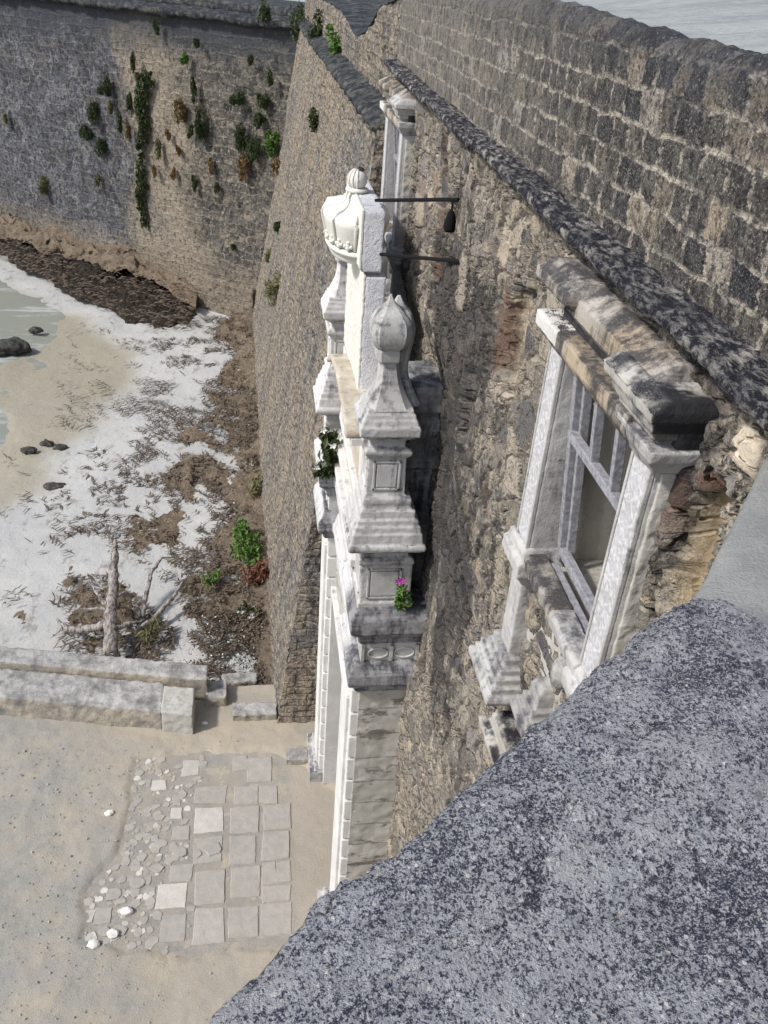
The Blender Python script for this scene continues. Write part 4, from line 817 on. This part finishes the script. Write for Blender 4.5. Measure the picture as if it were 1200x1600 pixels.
    sk('sill','window_limestone',[[(1.405,2.70,3.085,8.385),(1.37,2.70,3.085,8.41),(1.36,2.70,3.085,8.48),(1.375,2.70,3.085,8.50)]],x1=1.48)
    bx('apron','side_plaster',[(1.50,1.7,2.6,3.7,7.7,8.4)])
    # console with stepped mouldings beneath the sill
    for yc in (3.16,):
        sk('console','foot_limestone',[[(1.44,yc-.09,yc+.09,7.66),(1.34,yc-.13,yc+.13,7.68),(1.335,yc-.13,yc+.13,7.72),(1.36,yc-.11,yc+.11,7.725),(1.36,yc-.11,yc+.11,7.77),(1.385,yc-.09,yc+.09,7.775),(1.385,yc-.09,yc+.09,7.82),(1.41,yc-.07,yc+.07,7.825),(1.41,yc-.07,yc+.07,7.9),(1.44,yc-.05,yc+.05,7.95)]],vox=.007,rough=.008)
    m=MB(); m.lathe([(.005,8.06),(.035,8.07),(.052,8.10),(.056,8.15),(.05,8.20),(.03,8.24),(.005,8.25)],1.47,3.02+dy,20); 
    mm=m.build('rounded_boss','foot_limestone',w_,smooth=True); mm.matrix_parent_inverse=Matrix.Translation((-w_.location.x,-w_.location.y,-w_.location.z+dz))
    sk('lower_shelf','crusted_limestone',[[(1.40,2.45,3.70,7.13),(1.32,2.45,3.66,7.16),(1.31,2.45,3.66,7.22),(1.37,2.45,3.62,7.24),(1.37,2.45,3.6,7.30),(1.40,2.45,3.58,7.33)]])
    # opening: reveal, blocked back, leaning frame with two bars
    bx('blocked_back','fill',[(1.96,2.0,2.45,3.85,8.2,9.9)],vox=0)
    bx('reveal','side_plaster',[(1.5,2.0,3.62,3.70,8.4,9.7),(1.5,2.0,2.60,2.70,8.4,9.7),(1.5,2.0,2.6,3.7,8.32,8.40),(1.5,2.0,2.6,3.7,9.66,9.74)],vox=0,bevel=.004)
    fx=lambda z:1.57-.10*(z-8.5)
    fr_=MB()
    def bar(y0,z0,y1,z1,r,dx=0,rz=None):
        fr_.loft([[(fx(z0)+dx-.02,y0-r+dy,z0+dz),(fx(z0)+dx+.025,y0-r+dy,z0+dz),(fx(z0)+dx+.025,y0+r+dy,z0+dz),(fx(z0)+dx-.02,y0+r+dy,z0+dz)],[(fx(z1)+dx-.02,y1-r+dy,z1+dz),(fx(z1)+dx+.025,y1-r+dy,z1+dz),(fx(z1)+dx+.025,y1+r+dy,z1+dz),(fx(z1)+dx-.02,y1+r+dy,z1+dz)]])
    def rail(z,y0,y1,r,dx=0,z1=None):
        z1=z if z1 is None else z1
        fr_.loft([[(fx(zz)+dx-.02,yy+dy,zz-r+dz),(fx(zz)+dx+.025,yy+dy,zz-r+dz),(fx(zz)+dx+.025,yy+dy,zz+r+dz),(fx(zz)+dx-.02,yy+dy,zz+r+dz)] for yy,zz in ((y0,z),(y1,z1))])
    bar(3.56,8.45,3.56,9.62,.022); bar(3.515,8.47,3.515,9.62,.014,.03); rail(8.52,2.72,3.58,.022); rail(8.46,2.72,3.5,.014,-.06)
    frm=fr_.build('window_frame','frame_wood',w_,bevel=.004)
    fr_=MB(); rail(9.20,2.72,3.55,.022,-.012); fr_.build('transom','frame_wood',frm,bevel=.004)
    for yb in (3.24,2.98):
        fr_=MB(); bar(yb,9.22,yb,9.62,.017,-.012); fr_.build('mullion','frame_wood',frm,bevel=.004)
    fr_=MB(); fr_.tube([(1.55,3.50+dy,9.38+dz),(1.52,3.33+dy,9.50+dz)],.008,6); fr_.build('diagonal_strip','bleached_wood',frm)  # thin pale diagonal strip in the window opening
    return w_
window('window_surround',0,0,'large carved stone window surround nearest the camera with fluted feet and blackened cornice')
window('window_surround',DY,DZ,'small far stone window surround behind the crown, below the string course')
# ============================================================ FOREGROUND PARAPET
pr=empty('parapet',(.9,.8,9.4),'rough grey lichen speckled cement parapet filling the lower right foreground','parapet')
ex=np.array([-.8,-.35,-.088,-.011,.078,.223,.294,.471,.62,.80,.899,.95,.992,1.03,1.07,1.14,1.25,1.5,2.4]); ey=np.array([.12,.40,.575,.64,.734,.842,.898,1.04,1.182,1.31,1.375,1.39,1.385,1.35,1.31,1.27,1.23,1.18,1.1])
xs=np.arange(-.6,2.3,.0075); ys=np.arange(-.5,1.52,.0075); X,Y=np.meshgrid(xs,ys)
E_=np.interp(X,ex,ey)+(fbm(X*9,X*0+3,4,101,.6)-.5)*.05+(fbm(X*40,Y*40,2,104)-.5)*.012
d=(E_-Y)*.78
Z=9.90+(fbm(X*2.2,Y*2.2,4,102)-.5)*.09+(fbm(X*14,Y*14,4,103,.6)-.5)*.018
Z=Z-.035*np.exp(-np.clip(d,0,9)/.03)-sstep(.012,-.02,d)*.5+.02*sstep(.9,.2,X)*0
Z=Z+.0*X
kc=d[:-1,:-1]>-.05
grid('rough_coping',np.stack([X,Y,Z],-1),'cement',pr,mask=kc)
xs=np.arange(.2,2.6,.012); ys=np.arange(.6,2.6,.012); X,Y=np.meshgrid(xs,ys)
E2=np.interp(X,[.2,.5,.86,1.0,1.25,1.51,2.6],[.75,1.0,1.335,1.49,1.80,2.125,3.4])+(fbm(X*8,X*0,4,111)-.5)*.03
d=(E2-Y)*.65; Z=9.872+(fbm(X*3,Y*3,4,112)-.5)*.03-.02*np.exp(-np.clip(d,0,9)/.03)-sstep(.012,-.02,d)*.5
grid('smooth_coping',np.stack([X,Y,Z],-1),'mortar',pr,mask=d[:-1,:-1]>-.05)
m=MB(); m.loft([[(x,y,z) for x,y in ((-.75,-.6),(-.62,.10),(-.12,.50),(.85,1.25),(1.46,2.0),(2.5,3.2),(2.6,-.6))] for z in (0,9.6)]); m.build('parapet_body','beachwall',pr)
# ============================================================ LOW WALL AND BLOCKS
lw=empty('low_wall',(-3,11.2,0),'low double stepped stone wall between the paved court and the beach','wall')
def ln(x): return 10.62+.185*(-1.15-x)
m=MB()
for a,b in ((-9,-4.2),(-4.19,-1.67)):
    m.loft([[(x,ln(x)-.12,-.1),(x,ln(x)-.06,.38),(x,ln(x)+.62,.40),(x,ln(x)+.62,-.3)] for x in np.linspace(a,b,10)])
m.build('front_course','grey_block',lw,voxel=.025,rough=.07,rsize=.14)
m=MB(); m.loft([[(x,ln(x)-.16,-.1),(x,ln(x)-.12,.45),(x,ln(x)+.50,.46),(x,ln(x)+.50,-.3)] for x in (-1.66,-1.15)]); m.build('end_block','side_plaster',lw,voxel=.018,rough=.03,rsize=.1)
m=MB()
for a,b in ((-9,-5.3),(-5.29,-3.1),(-3.09,-.95)):
    m.loft([[(x,ln(x)+.66,-1),(x,ln(x)+.66,.50),(x,ln(x)+1.05,.52),(x,ln(x)+1.05,-1)] for x in np.linspace(a,b,8)])
m.build('rear_course','grey_block',lw,voxel=.025,rough=.06,rsize=.16)
def blk(name,x0,x1,y0,y1,z0,z1,lb,cat,mat='grey_block',vox=.02,rough=.07):
    m=MB(); m.box(x0,x1,y0,y1,z0,z1); o=m.build(name,mat,None,voxel=vox,rough=rough,rsize=.14); return tag(o,lb,cat)
blk('stone_block',-.98,-.62,11.1,11.55,-.5,.22,'broken grey stone block just past the end of the low wall','stone')
blk('kerb_stone',-.5,.24,10.72,11.02,-.2,.16,'rough dark kerb stone at the foot of the sloping sea wall','stone')
blk('flat_stone',-.75,-.1,12.1,12.35,-.6,-.36,'long flat stone half buried in leaf litter behind the low wall','stone')
blk('threshold_stone',.38,.74,9.74,10.0,-.05,.10,'small stone step beside the far base of the gateway','stone')
lump('rubble_stone',(-.02,11.75,-.42),.2,'tan_plaster','rounded tan stone by the wall foot above the pink flowers','stone',None,61,3,(1,.8,.9),.4)
# ============================================================ DRIFTWOOD
dw=empty('driftwood',(-3.0,13.6,-.5),'bleached forked driftwood trunk standing out of the seaweed by the low wall','driftwood')
def wood(nm,pts,rad,parent):
    m=MB(); P=[]; Rr=[]
    for i in range(len(pts)-1):
        for k in range(6):
            t=k/6; a,b=Vector(pts[i]),Vector(pts[i+1]); P.append(a.lerp(b,t)+Vector((random.uniform(-1,1),random.uniform(-1,1),random.uniform(-1,1)))*(.012+.16*rad[i])); Rr.append((rad[i]*(1-t)+rad[i+1]*t)*random.uniform(.93,1.07))
    P.append(Vector(pts[-1])); Rr.append(rad[-1]); m.tube(P,Rr,9); return m.build(nm,'bleached_wood',parent,smooth=True)
wood('trunk',[(-2.86,12.85,-.45),(-2.92,13.3,-.28),(-2.95,13.9,-.05),(-2.98,14.5,.22),(-2.98,14.95,.52),(-2.96,15.2,.80)],[.16,.135,.12,.105,.085,.03],dw)
wood('branch',[(-2.95,13.7,-.15),(-3.3,13.75,-.33),(-3.8,13.85,-.42),(-4.1,14.15,-.38)],[.09,.08,.06,.02],dw)
wood('branch',[(-2.95,14.0,-.05),(-3.2,14.25,.0),(-3.42,14.6,.10)],[.06,.045,.015],dw)
wood('branch',[(-2.92,13.5,-.2),(-2.6,13.7,-.2),(-2.35,13.9,-.3)],[.06,.04,.015],dw)
wood('branch',[(-2.95,14.2,.05),(-2.7,14.35,.10),(-2.55,14.35,.05)],[.035,.025,.01],dw)
wood('branch',[(-2.96,13.9,0),(-3.3,13.95,.0),(-3.55,14.0,-.05)],[.045,.03,.01],dw)
wood('root',[(-2.86,12.9,-.42),(-3.2,12.8,-.42),(-3.45,12.95,-.46)],[.09,.05,.015],dw)
wood('root',[(-2.86,12.9,-.42),(-2.55,12.75,-.45),(-2.2,12.6,-.5)],[.09,.05,.015],dw)
d2=empty('driftwood_branch',(-2.4,14.6,-.4),'thin upright forked driftwood branch right of the big trunk','driftwood')
wood('stem',[(-2.42,14.2,-.45),(-2.38,14.6,-.2),(-2.30,15.0,.05),(-2.1,15.45,.15),(-1.85,15.55,.12)],[.06,.05,.04,.03,.01],d2)
d3=empty('driftwood_branch',(-2.0,14.4,-.4),'low curved driftwood branch lying on the sand right of the thin forked one','driftwood')
wood('stem',[(-2.35,13.9,-.45),(-2.05,14.25,-.35),(-1.8,14.6,-.25),(-1.62,15.0,-.1)],[.06,.055,.04,.01],d3)
wood('twig',[(-1.95,14.4,-.3),(-1.7,14.45,-.28),(-1.5,14.75,-.25)],[.03,.02,.008],d3)
# ============================================================ PLANTS
def clump(name,loc,r,mat,label,cat,group=None,n=160,leaf=.05,seed=0,droop=0,flower=None,stem=True,norm=None,flat=1.0,narrow=.45,nf=0):
    rr=random.Random(seed); m=MB(); rx,ry,rz=r
    LB=[(0,0,0,.62)]+[(rr.uniform(-.6,.6),rr.uniform(-.6,.6),rr.uniform(-.65,.65),rr.uniform(.28,.55)) for _ in range(5)]
    for i in range(n):
        while True:
            u=Vector((rr.uniform(-1,1),rr.uniform(-1,1),rr.uniform(-1,1)))
            if u.length<1: break
        u=u.normalized()*(u.length**.6)*(1+.3*math.sin(u.x*5+seed)*math.cos(u.z*6))
        lb=rr.choice(LB); u=Vector(lb[:3])+u*lb[3]*1.15
        c=Vector((u.x*rx,u.y*ry,u.z*rz)); a=Vector((rr.gauss(0,1),rr.gauss(0,1),rr.gauss(.2,1)-droop)).normalized(); b=a.cross(Vector((rr.gauss(0,1),rr.gauss(0,1),rr.gauss(0,1)))).normalized()
        L=leaf*rr.uniform(.6,1.3); nn=a.cross(b)*L*.12
        m.add([c-a*L*.5,c+b*L*narrow*.5+nn,c+a*L*.5,c-b*L*narrow*.5+nn],[(0,1,2,3)],tint=rr.random())
    m.norecalc=True
    if stem and n<900:
        for i in range(5):
            a=Vector((rr.uniform(-.6,.6)*rx,rr.uniform(-.6,.6)*ry,rr.uniform(0,.7)*rz)); m.tube([(0,0,-rz*.8),a*.5+Vector((0,0,-rz*.2)),a],[leaf*.10,leaf*.08,leaf*.04],5,tint=.1)
    o=m.build(name,mat,None); o.location=loc; tag(o,label,cat,group)
    if flower:
        fm=MB()
        for i in range(nf):
            u=Vector((rr.uniform(-1,1)*rx*.8,rr.uniform(-1,.2)*ry,rr.uniform(.1,1)*rz)); s=leaf*.30
            for k in range(5):
                t=k*1.257+i; d1=Vector((math.cos(t),-.35,math.sin(t))); d2_=Vector((math.cos(t+.5),-.3,math.sin(t+.5))); d0=Vector((math.cos(t-.5),-.3,math.sin(t-.5)))
                fm.add([u,u+d0*s*.8,u+d1*s*1.25,u+d2_*s*.8],[(0,1,2,3)])
        fm.norecalc=True
        f=fm.build('flowers',flower,None); f.parent=o
    return o
clump('bush',(-.28,16.3,-.10),(.42,.75,.42),'leaf_bright','bright green leafy bush at the foot of the sea wall','bush',None,700,.13,1)
clump('withered_bush',(-.15,15.2,-.18),(.38,.55,.32),'leaf_rust','rust brown withered bush just below the bright green one','bush',None,420,.12,2)
clump('weed',(-.25,14.2,-.32),(.30,.40,.2),'leaf_dark','small dark green weed with white flowers below the rust brown bush','weed',None,160,.12,3,0,'petal_white',True,None,1,.45,8)
clump('weed',(-1.05,15.3,-.28),(.22,.28,.14),'leaf_bright','small bright green weed on the brown bank left of the bush','weed',None,150,.10,4)
clump('weed',(-.1,18.9,-.1),(.22,.5,.3),'leaf_olive','dull olive weed against the sea wall beyond the green bush','weed',None,160,.14,5)
clump('pink_flowers',(-.05,11.55,-.22),(.42,.22,.16),'leaf_dark','low pink flowering plant at the near end of the sea wall foot','flowers',None,220,.09,6,0,'petal_pink',True,None,1,.45,42)
clump('grassy_weed',(-2.15,13.6,-.25),(.3,.35,.2),'leaf_olive','dry yellowish grass tuft beside the driftwood trunk','grass tuft',None,120,.25,7,0,None,True,None,1,.12)
clump('flowering_plant',(1.36,6.44,5.99),(.09,.07,.21),'leaf_bright','green plant with one magenta bloom on the near pinnacle ledge','plant',None,95,.085,8,.2,None,True,None,1,.42)
fm=MB(); fm.norecalc=True
for q in range(3):
    u=Vector((-.085+.02*q,-.05,.215+.018*(q%2)))
    for k in range(5):
        t=k*1.257+q; e=lambda w,r: u+Vector((r*math.cos(t+w),-.012,r*math.sin(t+w)))
        fm.add([u,e(-.5,.024),e(0,.040),e(.5,.024)],[(0,1,2,3)])
pf=[o for o in COL.objects if o.name.startswith('flowering_plant')][0]; fo=fm.build('bloom','petal_pink',None); fo.parent=pf
clump('flowering_plant',(.84,9.22,6.12),(.14,.16,.30),'leaf_dark','dark leafy plant with white flowers climbing the far pinnacle','plant',None,160,.13,9,0,'petal_white',True,None,1,.5,5)
clump('flowering_plant',(.76,9.28,5.80),(.20,.16,.10),'leaf_dark','spreading dark plant with white flowers along the far cornice edge','plant',None,110,.13,10,0,'petal_white',True,None,1,.5,7)
# hanging vines on the far wall
def vine(pts,label,seed):
    rr=random.Random(seed); m=MB(); m.norecalc=True; o=Vector(pts[0][:3])
    for (x0,y0,z0,w0),(x1,y1,z1,w1) in zip(pts[:-1],pts[1:]):
        for i in range(int(620*abs(z1-z0)*(w0+w1))):
            t=rr.random(); w_=(w0*(1-t)+w1*t)*.5; q=(rr.random()*2-1); q=q*(1+.25*math.sin(t*7+seed+z0*9)); s=.09*rr.uniform(.6,1.4)
            c=Vector((x0+(x1-x0)*t+q*w_*.76,y0+(y1-y0)*t-q*w_*.65,z0+(z1-z0)*t))+Vector((-.65,-.76,0))*rr.uniform(0,.30)*(1-q*q)-o
            a=Vector((rr.gauss(0,.6),rr.gauss(0,.6),-1)).normalized(); b=a.cross(Vector((rr.gauss(0,1),rr.gauss(0,1),rr.gauss(0,.4)))).normalized()
            m.add([c-a*s*.6,c+b*s*.4,c+a*s*.6,c-b*s*.4],[(0,1,2,3)],tint=rr.random())
    ob=m.build('hanging_vine','leaf_dark',None); ob.location=o; tag(ob,label,'vine')
vine([(-3.85,35.36,7.55,.25),(-3.95,35.45,7.39,.62),(-4.15,35.62,6.88,.70),(-4.25,35.7,6.33,.52),(-4.12,35.6,5.9,.45),(-4.22,35.68,5.33,.52),(-4.37,35.81,4.83,.28)],'thick dark green vine hanging down the upper middle of the bastion wall',1)
vine([(-4.28,35.73,4.75,.12),(-4.44,35.87,4.05,.32),(-4.44,35.87,3.46,.42),(-4.55,35.96,3.19,.38),(-4.46,35.88,2.55,.34),(-4.37,35.81,1.95,.08)],'narrow dark green vine hanging below the thick one, tapering to a point',2)
TU=[(-3.4,34.98,9.25,.49,'d','dark upright tuft just under the bastion coping, above the thick vine'),(-4.38,35.81,8.02,.61,'d','dark narrow tuft high on the bastion wall, left above the thick vine'),(-4.25,35.71,7.44,.31,'o','small olive tuft directly above the top of the thick vine'),
(-2.4,34.13,8.31,.40,'g','fresh green round tuft high on the bastion wall right of the thick vine'),(-2.11,33.89,7.44,.77,'d','long dark trailing tuft below the fresh green round one'),(-1.9,33.71,6.62,1.06,'d','longest dark trailing tuft, right of the large brownish bush'),
(-4.64,36.04,6.63,.64,'d','dark tuft touching the left side of the thick vine'),(-5.08,36.41,5.83,.57,'d','dark oval tuft a little left of the thick vine middle'),(-4.79,36.17,5.6,.48,'b','brown oval tuft between the dark oval tuft and the thick vine'),
(-3.59,35.14,5.35,.76,'o','tall olive brown tuft right beside the thick vine lower half'),(-3.2,34.81,5.74,.37,'b','little brown tuft right above the tall olive brown one'),(-2.69,34.38,6.67,.67,'b','large brownish bush in the upper middle of the bastion wall'),
(-5.63,36.88,7.02,.65,'d','loose dark bush on the bluish left part of the wall, highest there'),(-6.3,37.45,6.1,.77,'d','mid dark bush on the bluish left part of the wall'),(-6.64,37.74,5.18,.6,'d','lower left dark bush on the bluish part of the wall'),(-6.0,37.2,4.87,.7,'d','spreading dark bush lowest on the bluish left part of the wall'),
(-5.43,36.71,6.33,.5,'o','faint olive tuft between the bluish wall part and the thick vine'),(-2.33,34.07,5.94,.36,'d','small dark tuft below the longest trailing tuft'),(-.62,32.62,7.32,.5,'d','dark tuft upper right on the wall, left of the bright green bush'),
(.2,31.9,7.34,.5,'d','dark tuft straight above the bright green wall bush'),(-.5,32.52,6.26,.78,'d','long dark tuft left of the bright green wall bush'),(.1,32.0,6.79,.5,'d','dark tuft touching the upper left of the bright green wall bush'),
(.55,31.55,6.19,.80,'g','bright green bush in the corner beside the sea wall'),(-.38,32.42,5.19,.72,'b','brown dry bush below the bright green wall bush'),(-.05,32.1,5.95,.8,'d','trailing dark tuft between the long dark tuft and the green bush'),
(-1.63,33.48,4.99,.55,'b','brown narrow tuft in the middle right of the bastion wall'),(-1.41,33.29,4.26,.42,'d','dark small tuft below the brown narrow one, mid right'),(-2.26,34.02,4.22,.48,'d','dark upright tuft alone in the lower middle right of the tufts'),
(-3.08,34.71,4.33,.43,'b','thin brown tuft right of the narrow lower vine'),(-3.82,35.34,4.32,.39,'b','thin brown tuft nearest to the narrow lower vine'),(-6.31,37.46,3.56,.52,'o','olive tuft alone, low on the left of the narrow vine'),
(-8.88,39.64,2.87,.67,'o','pale olive bush lowest at the far left of the bastion wall'),(-2.82,34.49,5.17,.37,'b','small rusty tuft right of the tall olive brown one'),(-.87,32.84,2.19,.3,'d','tiny dark tuft lowest on the right of the bastion wall'),
(.5,31.62,8.1,.39,'d','dark tuft near the top right corner of the bastion wall'),(-.15,32.23,8.55,.31,'d','tiny dark tuft close under the coping at the right'),(-10.39,40.93,5.04,.43,'o','dull olive tuft near the left edge of the photo'),(-1.95,33.75,8.81,.3,'d','small dark tuft close under the coping, middle right')]
mm_={'d':'leaf_dark','o':'leaf_olive','g':'leaf_bright','b':'leaf_brown'}
for i,(x,y,z,h,c,lb) in enumerate(TU):
    wd=.17 if h<.75 else .2
    if 'bush' in lb: wd=.42
    if 'round' in lb: wd=.22
    clump('wall_tuft',(x-.06,y-.08,z-h*.35),(wd*.62,wd*.55,h*.58),mm_[c],lb,'plant','plants growing on the bastion wall',int(260+480*wd*h*4),.12 if c!='g' else .13,40+i,2.0 if c!='g' else .4,stem=False,narrow=.30 if c!='g' else .45)
for i,(x,y,z,r,c,lb) in enumerate([(.62,26.4,4.45,.3,'d','small dark weed on the sea wall near its far end'),(.47,23.4,3.45,.75,'o','large olive grass clump growing out of the sea wall'),(1.2,19.5,8.4,.28,'d','small dark weed just under the sea wall ledge'),(.4,28.3,3.05,.3,'o','olive weed at the sea wall beside its far corner'),(1.55,19.0,9.85,.38,'g','bright green plant on the sea wall ledge'),(1.5,24.5,9.8,.5,'d','dark plant on the far end of the sea wall ledge'),(1.3,31.0,9.75,.8,'d','dark bush on the corner where sea wall and bastion meet'),(.3,31.6,9.8,.6,'d','dark creeping plant on the bastion coping near the corner'),(.55,25.3,6.4,.3,'b','dry brown weed high on the far half of the sea wall')]):
    clump('wall_weed',(x-.05,y,z),(r*.42,r*.7,r*.8),mm_[c],lb,'plant','plants growing on the sea wall',int(140+300*r),.12 if c!='o' else .28,90+i,.2,stem=False,narrow=.45 if c!='o' else .12)
